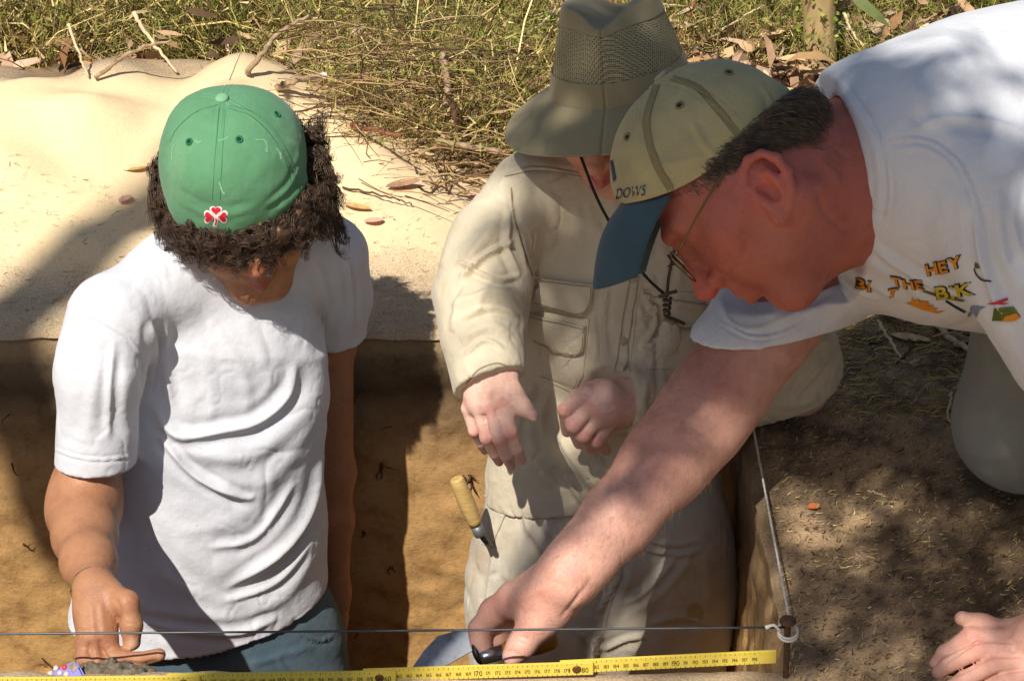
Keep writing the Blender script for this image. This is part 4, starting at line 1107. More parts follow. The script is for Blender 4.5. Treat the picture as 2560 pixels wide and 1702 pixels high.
# --- short greying hair
HAIR_C = hair_mat('greying_brown_hair', srgb(58, 46, 34), srgb(128, 108, 82), .5)
def short_hair(H, K, n, seed):
    g = np.random.default_rng(seed)
    cen, rad = np.array([0, -.004, .012]), np.array([.0765, .086, .078])
    d0 = g.normal(0, 1, (n * 14, 3)); d0 /= np.linalg.norm(d0, axis=1)[:, None]; P = cen + d0 * rad
    y, z = P[:, 1], P[:, 2]; k = K.loc(H.w(P))
    rim = .050 + .10 * np.clip(k[:, 1], -.1, .12) ** 2 + .05 * np.clip(k[:, 1], -.1, .12)
    hl = np.interp(y, [-.09, -.055, -.03, -.012, .012, .03, .05, .066], [-.075, -.066, -.036, -.004, -.006, -.032, -.008, .03])
    ok = (k[:, 2] < rim + .012) & (z > hl) & (y < .066)
    P = P[ok][:n]; y, z = P[:, 1], P[:, 2]
    nr = (P - cen) / rad ** 2; nr /= np.linalg.norm(nr, axis=1)[:, None]
    d = np.stack([np.zeros(len(P)), np.where(y < .0, -.55, -.30), np.full(len(P), -.9)], 1) + g.normal(0, .24, (len(P), 3))
    d -= nr * np.einsum('ij,ij->i', d, nr)[:, None]; d /= np.linalg.norm(d, axis=1)[:, None]
    L = np.where(y < -.02, .044, .022) * g.uniform(.6, 1.2, len(P)) * np.where((y > .0) & (z < .0), .6, 1)
    lift = g.uniform(.001, .006, len(P)) + np.where(y < -.04, g.uniform(.002, .014, len(P)), 0)
    return P, lambda t: H.w(P + d * (L * t)[:, None] + nr * (.0006 + lift * math.sin(math.pi * min(t, .75)) - L * .12 * t * t)[:, None])
r_, f_ = short_hair(HC, HK, 9000, 5)
hb = Body(); hb.e(HC.w((0, -.046, -.016)), HC.R, (.058, .046, .040), .01)
hb.e(HC.w((0, .05, -.075)), HC.R, (.2, .085, .055), .01, '-'); hb.e(HC.w((0, -.02, -.105)), HC.R, (.2, .2, .05), .01, '-')
hair_c = solid('hair', hb, .003, HAIR_C, person_c, rx=1, noise=(.002, 60, 4))
strands('hair_strands', r_, f_, HAIR_C, hair_c, 6, .00028)
# --- spectacles
GLD = plain('thin_gilt_wire', srgb(120, 96, 60), .35, .1, 50, .5, .9)
gl = M('lens_glass', .05, .5); gl.set(Transmission_Weight=.9, IOR=1.3); gl.base((.85, .9, .88))
tp = [HC.w((-.078, .0, .012)), HC.w((-.079, .04, .012)), HC.w((-.072, .088, .008)), HC.w((-.062, .1, .006))]
glasses = tube('glasses', spline(tp, 12), .0011, GLD, person_c)
tube('temple', spline([HC.w((.078, .0, .012)), HC.w((.079, .04, .012)), HC.w((.062, .1, .006))], 10), .0011, GLD, glasses)
for q in (-1, 1):
    c_ = HC.w((q * .034, .109, -.004)); u_, v_ = HC.R[0], unit(HC.R[2] - .18 * HC.R[1])
    el = [c_ + .025 * 1.06 * math.cos(t) * u_ + .018 * 1.06 * math.sin(t) * v_ for t in np.linspace(0, 2 * math.pi, 25)]
    tube('frame', el, .0010, GLD, glasses)
    Vl = [c_ + np.cross(u_, v_) * .0] + [c_ + (p - c_) * .98 for p in el[:-1]]; n_ = len(el) - 1
    pyd('lens', Vl, [(0, 1 + i, 1 + (i + 1) % n_) for i in range(n_)], gl.m, glasses)
tube('bridge', spline([HC.w((-.011, .112, .004)), HC.w((0, .117, .008)), HC.w((.011, .112, .004))], 7), .001, GLD, glasses)
# --- fair hairs on the forearm
g = np.random.default_rng(9); me = person_c.data; Vb = np.empty(len(me.vertices) * 3, np.float32); me.vertices.foreach_get('co', Vb); Vb = Vb.reshape(-1, 3)
Nb = np.empty(len(me.vertices) * 3, np.float32); me.vertices.foreach_get('normal', Nb); Nb = Nb.reshape(-1, 3)
x_, y_, _ = proj(Vb); s_ = (x_ > 1380) & (x_ < 1800) & (y_ > 960) & (y_ < 1470) & (Vb[:, 1] < .30)
ii = g.choice(np.nonzero(s_)[0], 1500); ax = unit(at(1415, 1440, .072) - at(1735, 1060, .232))
rt_, nm = Vb[ii].astype(float), Nb[ii].astype(float); dr = ax + g.normal(0, .35, (len(ii), 3)); ln = g.uniform(.004, .010, len(ii))
strands('arm_hair', rt_, lambda t: rt_ + dr * (ln * t)[:, None] + nm * (ln * .55 * t * (1 - .3 * t))[:, None], hair_mat('fair_hair', srgb(150, 116, 84), srgb(210, 172, 130)), person_c, 3, .0001)

# ================================================================== PERSON in the wide-brimmed hat (standing in the pit, right)
HB = Head(1550, 224, .492, frame(1550, 224, 5, 35, -20), .93)
Bb = Body()
add_head(Bb, HB, ears=(-1, 1), jaw=.92, fat=.96, skull=((0, -.016, .008), (.064, .070, .050)))
Bb.c(HB.w((0, -.02, -.07)), at(1550, 520, .52), .052, .062, .03)
nB = unit([-.1, -1, 0])
Bb.chain([(1545, 560, .50, 160), (1550, 800, .48, 180), (1545, 1150, .47, 190)], .03, (nB, 1.7))
Bb.chain([(1500, 480, .50, 60), (1320, 480, .48, 60)], .03); Bb.chain([(1590, 480, .50, 60), (1770, 500, .49, 60)], .03)
Bb.chain([(1320, 480, .48, 60), (1200, 690, .41, 70), (1190, 760, .385, 66), (1215, 880, .31, 56), (1232, 940, .285, 54)], .03)
Bb.chain([(1232, 935, .288, 52), (1216, 985, .276, 56)], .02, (unit([0, -.75, .45]), 1.35))
for f in ([(1240, 950, .284, 30), (1258, 996, .264, 22)], [(1228, 950, .284, 32), (1226, 1008, .264, 22)], [(1214, 955, .286, 30), (1196, 1014, .270, 21)], [(1204, 960, .288, 28), (1172, 1020, .280, 19)]): Bb.chain(f, .010)
for f in ([(1258, 996, .262, 20), (1277, 1078, .250, 17), (1292, 1122, .254, 15), (1303, 1150, .262, 13)],
          [(1226, 1006, .262, 20), (1247, 1096, .246, 17), (1265, 1138, .254, 15), (1277, 1164, .266, 12.5)],
          [(1196, 1012, .268, 19), (1216, 1094, .256, 16.5), (1236, 1132, .268, 14.5), (1248, 1154, .280, 12)],
          [(1170, 1022, .278, 17), (1186, 1076, .274, 15), (1201, 1106, .288, 13), (1212, 1126, .298, 11)]): Bb.chain(f, .0028)
Bb.chain([(1256, 950, .278, 30), (1286, 986, .264, 21), (1310, 1018, .256, 17), (1336, 1042, .252, 12.5)], .010)
Bb.chain([(1770, 500, .49, 60), (1985, 800, .48, 62), (2000, 968, .45, 58), (1760, 1005, .40, 54), (1575, 1005, .355, 54)], .03)
Bb.chain([(1575, 1005, .355, 56), (1500, 1015, .335, 58), (1485, 1020, .33, 54)], .02)
for f in ([(1466, 982, .325, 23), (1413, 1024, .303, 19), (1418, 1078, .32, 15)], [(1480, 1010, .318, 23), (1433, 1062, .296, 20), (1448, 1108, .315, 15)],
          [(1500, 1036, .318, 22), (1459, 1088, .299, 19), (1478, 1122, .318, 15)], [(1526, 1054, .322, 21), (1494, 1102, .307, 18), (1514, 1126, .325, 14)]): Bb.chain(f, .0028)
Bb.chain([(1520, 980, .33, 30), (1450, 1000, .35, 24), (1430, 1040, .35, 18)], .01)
skB = np.array(srgb(232, 188, 168))
def colB(V, N):
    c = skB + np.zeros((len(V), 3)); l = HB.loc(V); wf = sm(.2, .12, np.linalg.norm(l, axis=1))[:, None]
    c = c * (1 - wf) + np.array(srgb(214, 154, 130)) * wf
    c = paint3(V, c, [(HB.w((q * .012, .096, -.069)), .012, srgb(186, 96, 92), .9) for q in (-1, 0, 1)])
    kn = [(1256, 1008), (1224, 1026), (1274, 1084), (1246, 1106), (1218, 1100), (1190, 1082), (1470, 1010), (1412, 1024), (1432, 1062), (1458, 1088), (1492, 1102), (1490, 1035)]
    return paint(V, N, c, [(a, b, 17, 15, srgb(224, 144, 128), .55) for a, b in kn] + [(1344, 1042, 10, 8, srgb(150, 120, 122), .8), (1300, 1146, 9, 10, srgb(214, 168, 160), .8), (1276, 1158, 9, 9, srgb(214, 168, 160), .8)])
person_b = solid('person', Bb, .0017, SKIN, None, [([(1250, 960), (1256, 1000)], 6, 1.2, 'r'), ([(1225, 965), (1224, 1015)], 6, 1.2, 'r'), ([(1200, 970), (1198, 1020)], 6, 1.0, 'r'), ([(1540, 1000), (1480, 1010)], 7, 1.0, 'r'), ([(1545, 1020), (1500, 1035)], 6, 1.0, 'r'),
    ([(1240, 1020), (1244, 1046)], 5, -1.5, 'r'), ([(1210, 1034), (1214, 1056)], 5, -1.5, 'r'), ([(1277, 985), (1284, 1010)], 5, -1.5, 'r')], colB)
tag(person_b, 'person in a wide-brimmed mesh hat and pale long-sleeved shirt, face mostly hidden', 'person')

# --- long-sleeved shirt
Sb = Body()
Sb.chain([(1320, 490, .485, 84), (1230, 610, .43, 100), (1205, 740, .385, 108), (1206, 840, .33, 92), (1222, 945, .285, 76), (1226, 1000, .272, 74)], .03)
c1, c2, c3 = at(1152, 990, .285), at(1280, 925, .275), at(1212, 925, .25)
ncf = unit(np.cross(c2 - c1, c3 - c1)); ncf = ncf if ncf @ (at(1222, 945, .285) - at(1206, 840, .33)) > 0 else -ncf
Sb.carve_end((c1 + c2) / 2, ncf, .055, .06)
Sb.chain([(1212, 880, .315, 60), (1240, 1000, .265, 66)], .003, None, '-')
Sb.chain([(1780, 500, .49, 88), (1945, 740, .485, 104), (1985, 900, .46, 104), (1990, 955, .45, 92)], .03)
Sb.chain([(1985, 960, .45, 92), (1760, 1000, .40, 84), (1600, 1003, .362, 74), (1540, 1000, .35, 72)], .03)
Sb.carve_end(at(1556, 1006, .355), unit(at(1540, 1000, .35) - at(1700, 1002, .385)) + np.array([0, 0, -.12]), .055, .06)
Sb.chain([(1640, 1003, .37, 58), (1500, 1005, .34, 62)], .003, None, '-')
Sb.chain([(1545, 540, .495, 175), (1550, 700, .47, 238), (1555, 900, .46, 256), (1545, 1120, .45, 282), (1540, 1260, .45, 304), (1540, 1400, .45, 312)], .04, (nB, 1.7))
Sb.chain([(1500, 466, .50, 78), (1330, 482, .48, 82)], .05); Sb.chain([(1590, 466, .50, 78), (1780, 500, .49, 84)], .05)
Sb.carve_end(at(1540, 1268, .35), unit([.42, .15, -1]), .5, .2)
Sb.chain([(1540, 1230, .45, 270), (1540, 1460, .45, 280)], .004, (nB, 1.7), '-')
folB = [([(1290, 600), (1210, 640), (1150, 700)], 10, -6, 'v'), ([(1300, 690), (1240, 700), (1160, 660), (1140, 660)], 9, -5, 'v'), ([(1310, 740), (1250, 730), (1190, 745), (1130, 770)], 12, 6, 'r'), ([(1300, 790), (1230, 770), (1150, 800)], 9, -5, 'v'),
        ([(1280, 840), (1220, 815), (1150, 850)], 12, 4, 'r'), ([(1260, 870), (1210, 850), (1160, 890)], 8, -3, 'v'), ([(1240, 560), (1180, 640), (1150, 720)], 12, 4, 'r'), ([(1275, 520), (1270, 620), (1300, 690)], 12, -5, 'v'), ([(1180, 700), (1150, 760), (1130, 830)], 10, 4, 'r'), ([(1230, 690), (1200, 760), (1190, 810)], 10, 3, 'r'),
        ([(1275, 470), (1290, 560), (1320, 680)], 5, -1.8, 'v'), ([(1262, 440), (1340, 420), (1470, 440)], 5, -1.8, 'v'),
        ([(1340, 950), (1300, 1060), (1290, 1150)], 12, -5, 'v'), ([(1370, 970), (1360, 1080), (1440, 1230), (1500, 1290)], 14, -6, 'v'), ([(1330, 1010), (1330, 1120), (1380, 1220)], 14, 5, 'r'), ([(1400, 1000), (1400, 1090), (1470, 1190), (1560, 1250)], 14, 5, 'r'), ([(1430, 1010), (1440, 1090), (1520, 1170)], 12, -4, 'v'),
        ([(1480, 780), (1490, 860), (1470, 960)], 12, 4, 'r'), ([(1520, 700), (1510, 800), (1520, 900)], 10, -3, 'v'), ([(1600, 720), (1640, 800), (1600, 880)], 10, -4, 'v'), ([(1590, 760), (1620, 850), (1600, 920)], 10, 3, 'r'),
        ([(2070, 800), (2010, 880), (1960, 960)], 14, 4, 'r'), ([(2085, 880), (2040, 930), (1980, 1000)], 12, -4, 'v'), ([(1990, 900), (2030, 860), (2080, 850)], 12, -4, 'v'), ([(1900, 1000), (1980, 1010), (2050, 990)], 12, 4, 'r'),
        ([(1700, 960), (1680, 1000), (1690, 1060)], 10, 3, 'r'), ([(1620, 940), (1610, 1000), (1620, 1070)], 8, 2, 'r'), ([(1380, 480), (1385, 560), (1370, 650)], 12, 2, 'r'), ([(1440, 500), (1450, 600), (1440, 680)], 12, 2.5, 'r')]
folB = [(p, wd * (.85 if k == 'v' else 1), am * 1.1, k) for p, wd, am, k in folB]
shirt_b = solid('shirt', Sb, .0024, KHAKI, person_b, folB, rx=1, noise=(.0014, 17, 13, .0026))
# --- trousers
Tb = Body()
Tb.chain([(1525, 1190, .45, 258), (1515, 1330, .445, 290), (1500, 1500, .44, 312), (1490, 1640, .435, 316)], .04, (nB, 1.75))
for dx in (-.075, .08):
    hip = at(1495, 1640, .43) + np.array([dx, 0, 0]); kn = np.array([hip[0] * 1.02, .40, -.62]); ft = np.array([hip[0], .46, -1.0])
    Tb.c(hip, kn, .082, .066, .012); Tb.c(kn, ft, .064, .052, .02); Tb.c(ft, ft + np.array([0, -.12, -.04]), .048, .042, .02)
folT = [([(1260, 1440), (1330, 1470), (1400, 1450)], 10, 3, 'r'), ([(1240, 1500), (1310, 1540), (1380, 1530)], 9, -3, 'v'), ([(1300, 1240), (1330, 1330), (1400, 1420), (1480, 1470)], 12, -4, 'v'), ([(1340, 1250), (1380, 1330), (1450, 1400)], 12, 4, 'r'), ([(1590, 1340), (1680, 1360), (1780, 1340)], 10, 4, 'r'), ([(1600, 1370), (1690, 1385), (1760, 1370)], 8, -4, 'v'), ([(1560, 1620), (1640, 1640), (1740, 1630)], 10, 3, 'r'), ([(1540, 1360), (1545, 1440), (1500, 1530), (1490, 1640)], 6, -3, 'v'), ([(1570, 1370), (1575, 1440), (1530, 1540)], 12, 3, 'r'), ([(1700, 1380), (1620, 1470), (1560, 1510)], 12, -5, 'v'), ([(1740, 1370), (1650, 1480), (1570, 1530)], 14, 5, 'r'), ([(1480, 1640), (1560, 1600), (1620, 1590)], 8, -4, 'v'),
        ([(1330, 1290), (1290, 1400), (1280, 1540)], 14, 4, 'r'), ([(1250, 1330), (1230, 1420), (1215, 1540)], 10, -3, 'v'), ([(1380, 1290), (1350, 1400), (1340, 1500)], 14, -3, 'v'), ([(1484, 1590), (1480, 1640), (1470, 1700)], 12, -14, 'v'), ([(1430, 1560), (1480, 1620)], 12, -3, 'v'), ([(1760, 1380), (1770, 1500), (1740, 1620)], 16, 3, 'r'), ([(1620, 1560), (1700, 1540), (1780, 1560)], 12, -3, 'v')]
trous = solid('trousers', Tb, .0032, KHAKI2, person_b, folT, rx=2, noise=(.0014, 15, 17, .0024))
bvt = bvh_of(trous); bvB = bvh_of(shirt_b)
def Z5(*p): return [(1060 + x * 840 / 2124, 560 + y * 620 / 1568) for x, y in p]
# pockets, flaps, plackets, seams
pk = laid(bvB, 'pocket', [Z5((745, 550), (1050, 600), (1010, 960), (965, 1035), (770, 960), (745, 900))], KHAKI, shirt_b, .0004, .0016, 9, .004)
laid(bvB, 'pocket_flap', [Z5((700, 330), (1075, 385), (1062, 500), (1000, 565), (715, 490))], KHAKI, shirt_b, .0075, .0020, 8, .002)
laid(bvB, 'pocket_flap', [Z5((700, 560), (1040, 640), (1025, 790), (975, 832), (860, 805), (715, 735))], KHAKI, shirt_b, .0075, .0020, 8, .002)
laid(bvB, 'placket', [ribbon_px(Z5((1330, 320), (1290, 560), (1265, 760), (1245, 930)), 42)], KHAKI, shirt_b, .0004, .0012, 9)
laid(bvB, 'chest_pocket', [Z5((1520, 560), (1640, 630), (1900, 640), (1900, 900), (1400, 920), (1400, 790), (1490, 690))], KHAKI, shirt_b, .0004, .0014, 9, .004)
laid(bvB, 'pocket_edge', [ribbon_px(Z5((1515, 560), (1560, 620), (1640, 655), (1760, 655), (1900, 635)), 7)], THREAD, shirt_b, .0062, .0006, 6)
laid(bvB, 'pocket_panel', [Z5((1520, 600), (1600, 640), (1610, 720), (1580, 800), (1520, 830), (1420, 800), (1400, 770), (1480, 690))], KHAKI, shirt_b, .0058, .0012, 9, .002)
laid(bvB, 'yoke', [Z5((1380, 420), (1900, 440), (1900, 550), (1540, 520), (1390, 470))], KHAKI, shirt_b, .0006, .0012, 9)
laid(bvB, 'loop', [Z5((1450, 515), (1480, 505), (1455, 560), (1420, 605), (1375, 600))], KHAKI, shirt_b, .002, .0014, 7, .002)
for pts in (Z5((705, 345), (880, 370), (1068, 396)), Z5((720, 478), (860, 520), (995, 552), (1052, 498), (1066, 400)), Z5((705, 575), (880, 612), (1030, 650)), Z5((720, 722), (860, 792), (970, 820), (1015, 782), (1030, 660)), Z5((760, 948), (900, 1000), (962, 1022), (1000, 955)), Z5((1305, 330), (1262, 560), (1236, 760), (1216, 930)), Z5((1356, 330), (1318, 560), (1294, 760), (1272, 930)), Z5((1390, 440), (1600, 480), (1890, 520)), Z5((1600, 650), (1610, 760), (1560, 820))):
    laid(bvB, 'seam', [ribbon_px(pts, 2.4)], THREAD, shirt_b, .0106 if pts[0][0] < 1480 else .0036, 0, 6)
BTB = plain('shirt_button', srgb(170, 156, 128), .5)
for px, py in (Z5((1257, 740)) + Z5((928, 965)) + Z5((1320, 345))):
    p, n = hit(bvB, px, py, .002); button_disc('button', p, n, .0046, .0016, BTB, shirt_b)
for pts in ([(1262, 442), (1330, 428), (1400, 432), (1470, 445)], [(1278, 470), (1285, 540), (1305, 610), (1330, 690)], [(1165, 960), (1195, 925), (1240, 908), (1268, 915)], [(1556, 945), (1566, 1000), (1580, 1065)]):
    laid(bvB, 'seam', [ribbon_px(pts, 3.2)], THREAD, shirt_b, .0006, 0, 6)
# trouser pocket edge with its welt, belt loop, fly, knee stain
laid(bvt, 'pocket_welt', [ribbon_px([(1296, 1200), (1262, 1262), (1232, 1330), (1218, 1362)], 26)], KHAKI2, trous, .0006, .0018, 8, .002)
laid(bvt, 'belt_loop', [[(1398, 1226), (1424, 1240), (1404, 1264), (1380, 1250)]], KHAKI2, trous, .0008, .0018, 7)
laid(bvt, 'waistband', [ribbon_px([(1310, 1190), (1380, 1236), (1440, 1280), (1500, 1330)], 30)], KHAKI2, trous, .0004, .0014, 8)
laid(bvt, 'fly', [ribbon_px([(1545, 1370), (1535, 1450), (1512, 1520), (1500, 1570), (1490, 1635)], 24)], KHAKI2, trous, .0004, .0012, 8)
laid(bvt, 'stain', [[(1738 + 22 * math.cos(t), 1532 + 24 * math.sin(t) * (1 + .15 * math.sin(3 * t))) for t in np.linspace(0, 6.28, 18, endpoint=False)]], plain('mud_stain', srgb(172, 146, 108), .95, .1), trous, .0004, 0, 8)

# --- hat
HATF = cloth('olive_grey_cotton', srgb(146, 134, 102), srgb(122, 112, 84), var=.06, weave=1400, bumpy=.1)
mm = M('hat_mesh', .9, .15); tc = mm.n('TexVoronoi'); tc.feature = 'DISTANCE_TO_EDGE'; tc.inputs['Scale'].default_value = 430; tc.inputs['Randomness'].default_value = .25; mm.l(mm.coord(), tc.inputs['Vector'])
hole = mm.ramp(tc.outputs['Distance'], [(.10, (1,) * 3), (.22, (0,) * 3)])
mm.base(mm.mix(srgb(82, 74, 54), srgb(168, 156, 120), hole)); mm.bump(hole, .5, .0012)
HATB = Head(1550, 206, .475, frame(1550, 206, 8, 17, -12), .97)
def hat_crown(name, t0, t1, mat, parent, off=0.0):
    n, m_ = 112, 34; G = []
    for ph in np.linspace(0, 2 * math.pi, n + 1):
        row = []
        for t in np.linspace(t0, t1, m_):
            tt = min(max(t, 0), 1); z = .102 * min(t, 1); k = 1 - .33 * tt ** 1.25
            rx, ry = .081 * k + off, .094 * k + off
            if t > 1: q = (t - 1) / .5; rx *= 1 - q; ry *= 1 - q; z -= .006 * q
            x_, y_ = rx * math.sin(ph), ry * math.cos(ph)
            y_ -= math.exp(-((abs(x_) - .040) / .022) ** 2) * max(0, math.cos(ph)) * .020 * tt ** 1.6
            z -= .018 * tt ** 6 * math.exp(-(x_ / .022) ** 2) + .010 * tt ** 4 * max(0, -math.cos(ph))
            row.append(HATB.w((x_, y_, z)))
        G.append(row)
    return sheet(name, G, mat, parent, .0015)
hat = hat_crown('hat', 0.0, .84, mm.m, person_b)
hat_crown('crown_top', .80, 1.5, HATF, hat, .0012)
hat_crown('hat_band', -.03, .27, HATF, hat, .0022)
G = []
for ph in np.linspace(0, 2 * math.pi, 145):
    row = []
    for t in np.linspace(0, 1, 18):
        wv = .068 - .006 * math.cos(ph); x_ = (.081 + wv * .93 * t) * math.sin(ph); y_ = (.094 + wv * .88 * t) * math.cos(ph)
        z = -.001 - t ** 1.15 * (.034 + .004 * max(0, math.cos(ph)) + .006 * math.sin(ph)) + .004 * t * math.sin(3 * ph + 1)
        row.append(HATB.w((x_, y_, z)))
    G.append(row)
brim_b = sheet('brim', G, HATF, hat, .003)
tube('brim_edge', [G[i][-1] for i in range(0, 145, 2)], .0020, HATF, hat, 6)
# chin cord with slide and knot
CORD = plain('brown_leather_cord', srgb(74, 60, 44), .6, .2)
kn_ = at(1668, 742, .335)
c1p = [HB.w((.074, .02, -.01)), at(1478, 480, .40), at(1520, 560, .36), at(1545, 600, .35)]
tube('chin_cord', spline([HB.w((.078, .03, .02)), at(1455, 400, .375), at(1490, 490, .365), at(1530, 565, .355), at(1605, 680, .345), kn_], 40), .0018, plain('dark_cord', srgb(30, 30, 26), .6), hat)
tube('chin_cord', spline([HB.w((-.078, .03, .0)), at(1700, 480, .40), at(1690, 600, .36), at(1672, 690, .345), kn_], 30), .0018, CORD, hat)
tube('cord_toggle', spline([at(1648, 742, .330), at(1670, 734, .328), at(1692, 728, .330)], 6), .0022, CORD, hat)
tube('cord_knot', [kn_ + np.array([.0042 * math.cos(3.5 * t) * (1 - .3 * t / 6), -.0042 * math.sin(3.5 * t) - .002, -.0036 * t]) for t in np.linspace(0, 6, 50)], .0019, CORD, hat)
for q in ((1690, 800, 1712, 815),):
    tube('cord_tail', spline([kn_ + [0, 0, -.026], at(q[0], q[1], .335), at(q[2], q[3] - 5, .335)], 10), .0022, CORD, hat)

# ================================================================== TOOLS AND MARKERS
RULE = plain('yellow_painted_wood', srgb(226, 200, 84), .55, .06, 25); INK = plain('black_ink', srgb(30, 26, 20), .8); RIV = plain('brass_rivet', srgb(110, 78, 46), .45, .2, 90, .5, .6)
ruler = bpy.data.objects.new('folding_ruler', None); COL.objects.link(ruler)
tag(ruler, 'yellow folding ruler standing on edge along the near lip of the pit', 'ruler')
def box_pts(o, u, w_, h, a0, a1, b0, b1, c0, c1, bev=.0006):
    V = []
    for a in (a0, a1):
        for b in (b0, b1):
            for c in (c0, c1): V.append(o + u * a + w_ * b + h * c)
    return V, [(0, 1, 3, 2), (4, 6, 7, 5), (0, 4, 5, 1), (2, 3, 7, 6), (0, 2, 6, 4), (1, 5, 7, 3)]
hinges = [(120, at(-24, 1700, -.034)), (140, at(462, 1695, -.031)), (160, at(949, 1688, -.028)), (180, at(1442, 1672, -.024)), (199.7, at(1930, 1648, -.018))]
for k in range(4):
    (m0, p0), (m1, p1) = hinges[k], hinges[k + 1]
    L = np.linalg.norm(p1 - p0); u = (p1 - p0) / L; wn = unit(np.cross(u, [0, 0, 1])); h = np.cross(wn, u)   # wn faces the camera
    if wn[1] > 0: wn = -wn; h = np.cross(u, wn) * -1
    h = h if h[2] > 0 else -h
    yo = -.0034 * (3 - k) * .0 + (0 if k % 1 == 0 else 0)
    o = p0 + wn * (.0036 * (3 - k) - .005)
    a0, a1 = -.017, (L + .017 if k < 3 else L + .005)
    me = bpy.data.meshes.new('ruler_segment'); bm = bmesh.new()
    V, Fs = box_pts(o, u, wn, h, a0, a1, -.0016, .0016, -.0080, .0080)
    vs_ = [bm.verts.new(v) for v in V]; [bm.faces.new([vs_[i] for i in f]) for f in Fs]; bmesh.ops.recalc_face_normals(bm, faces=bm.faces); bmesh.ops.bevel(bm, geom=bm.edges[:], offset=.0006, segments=2, affect='EDGES'); bm.to_mesh(me); bm.free()
    seg = link('ruler_segment', me, RULE, ruler)
    cm = L / (m1 - m0); VV, FF = [], []
    first = int(m0) + (2 if k else 1); last = int(m1)
    for q in range(int(m0) * 2 + (3 if k else 0), int(m1) * 2 + (2 if k < 3 else 0)):
        c_ = q / 2; ln = .0036 if q % 2 == 0 else .0022
        x0 = (c_ - m0) * cm
        for s0 in (.0077, -.0077 + ln * .8):
            i = len(VV); VV += [o + u * (x0 - .00022) + wn * .0019 + h * s0, o + u * (x0 + .00022) + wn * .0019 + h * s0, o + u * (x0 + .00022) + wn * .0019 + h * (s0 - ln * .8), o + u * (x0 - .00022) + wn * .0019 + h * (s0 - ln * .8)]
            FF.append((i, i + 1, i + 2, i + 3))
    gr = pyd('graduations', VV, FF, INK, seg); gr['kind'] = 'stuff'
    for n_ in range(first, last + (0 if k == 3 else 1)):
        if n_ in (140, 160, 180): continue
        big = n_ % 10 == 0; ht = .0066 if big else .0046
        P_, F_ = text_polys(str(n_), lambda v: v)
        w2 = (P_[:, 0].max() + P_[:, 0].min()) / 2
        x0 = (n_ - m0) * cm
        VV = [o + u * (x0 + (p[0] - w2) * ht * 1.08) + wn * .0019 + h * ((p[1] - .35) * ht * 1.4 - .0010) for p in P_]
        pyd('number', VV, F_, INK, seg)
    if k < 3:
        for txt, dx in (('1', -.0075), (str(int(m1))[1:], .0085)):
            P_, F_ = text_polys(txt, lambda v: v); w2 = (P_[:, 0].max() + P_[:, 0].min()) / 2
            pyd('number', [o + u * (L + dx + (p[0] - w2) * .0066 * 1.1) + wn * .0019 + h * ((p[1] - .35) * .0066 * 1.4 - .001) for p in P_], F_, INK, seg)
        V, Fs = lathe([(0, .0048), (.0008, .0045), (.0012, .003), (.0013, .0002)], o + u * L + wn * .0015, wn, 18); pyd('rivet', V, Fs, RIV, seg, True)
# strings, wires, nails
WIRE = plain('grey_wire', srgb(72, 74, 78), .4, .15, 80, .5, .5); STR = plain('white_string', srgb(214, 208, 198), .9, .1, 400)
def sag(a, b, n=40, s=.003): 
    t = np.linspace(0, 1, n)[:, None]; p = a + t * (b - a); p[:, 2] -= s * 4 * (t * (1 - t)).ravel(); return p
nb_, nt_ = np.array([.2885 + .006, -.020, -.075]), at(1970, 1546, -.020)
nb_[0] = nt_[0] + .004
w1 = at(1972, 1567, -.019); w0 = at(0, 1582, -.010); w0 = w1 + (w0 - w1) * 2.4
tag(tube('near_wire', sag(w0, w1, 30, .001), .0012, WIRE, None, 8), 'grey wire stretched level across the near edge of the pit', 'wire')
f0, f1 = at(0, 836, .655), at(1842, 842, .655)
tag(tube('far_wire', sag(f0 + (f0 - f1) * .6, f1, 30, .002), .0010, WIRE, None, 6), 'thin dark wire along the far edge of the pit', 'wire')
s0, s1 = at(1976, 1560, -.020), at(1842, 836, .655)
tw = sag(s0, s1, 160, .004); V, Fs = tube_arrays(tw, .0013 + .00018 * np.sin(np.arange(160) * 2.1), 7)
tag(pyd('string', V, Fs, STR, None, True), 'white string running from the near nail along the right edge', 'string')
RUST = plain('rusty_iron', srgb(90, 68, 50), .8, .35, 180, .3, .3, .3)
def nail(top, bot, label, loop):
    ax = unit(top - bot); L = np.linalg.norm(top - bot)
    V, Fs = lathe([(0, .002), (.01, .0030), (L - .006, .0034), (L - .004, .0036)], bot, ax, 14); r = pyd('nail', V, Fs, RUST, None, True)
    V, Fs = lathe([(0, .0075), (.0012, .0086), (.0030, .0086), (.0042, .0078), (.0046, .004), (.0046, .0002)], bot + ax * (L - .005), ax, 22); pyd('nail_head', V, Fs, RUST, r, True)
    tag(r, label, 'nail')
    return r, ax, L
nl, ax, L = nail(nt_, nb_, 'rusty peg with a flat head and string knotted round it beside the ruler end', True)
pc = nt_ - ax * .013
V_, F_ = [], []
for k in range(2):
    cc = pc + ax * (-.0035 * k); uu = unit(np.cross(ax, [0, 1, 0])); vv = np.cross(ax, uu)
    p = [cc + .0098 * math.cos(t) * uu + .0085 * math.sin(t) * vv + ax * (-.004 * math.sin(t)) + np.array([0, -.002, 0]) for t in np.linspace(0, 6.2832, 22)]
    a_, b_ = tube_arrays(p, .0013, 7); o_ = len(V_); V_ += list(a_); F_ += [tuple(i + o_ for i in f) for f in b_]
knot = pyd('string_loop', V_[:len(V_) // 2], F_[:len(F_) // 2], STR, None, True)
tag(knot, 'loop of white string knotted round the peg, loose end to the left', 'string')
tube('loose_end', spline([pc + np.array([-.008, -.004, 0]), at(1935, 1562, -.026), at(1914, 1568, -.026)], 8), [.0016] * 6 + [.0022, .0024], STR, knot, 7)
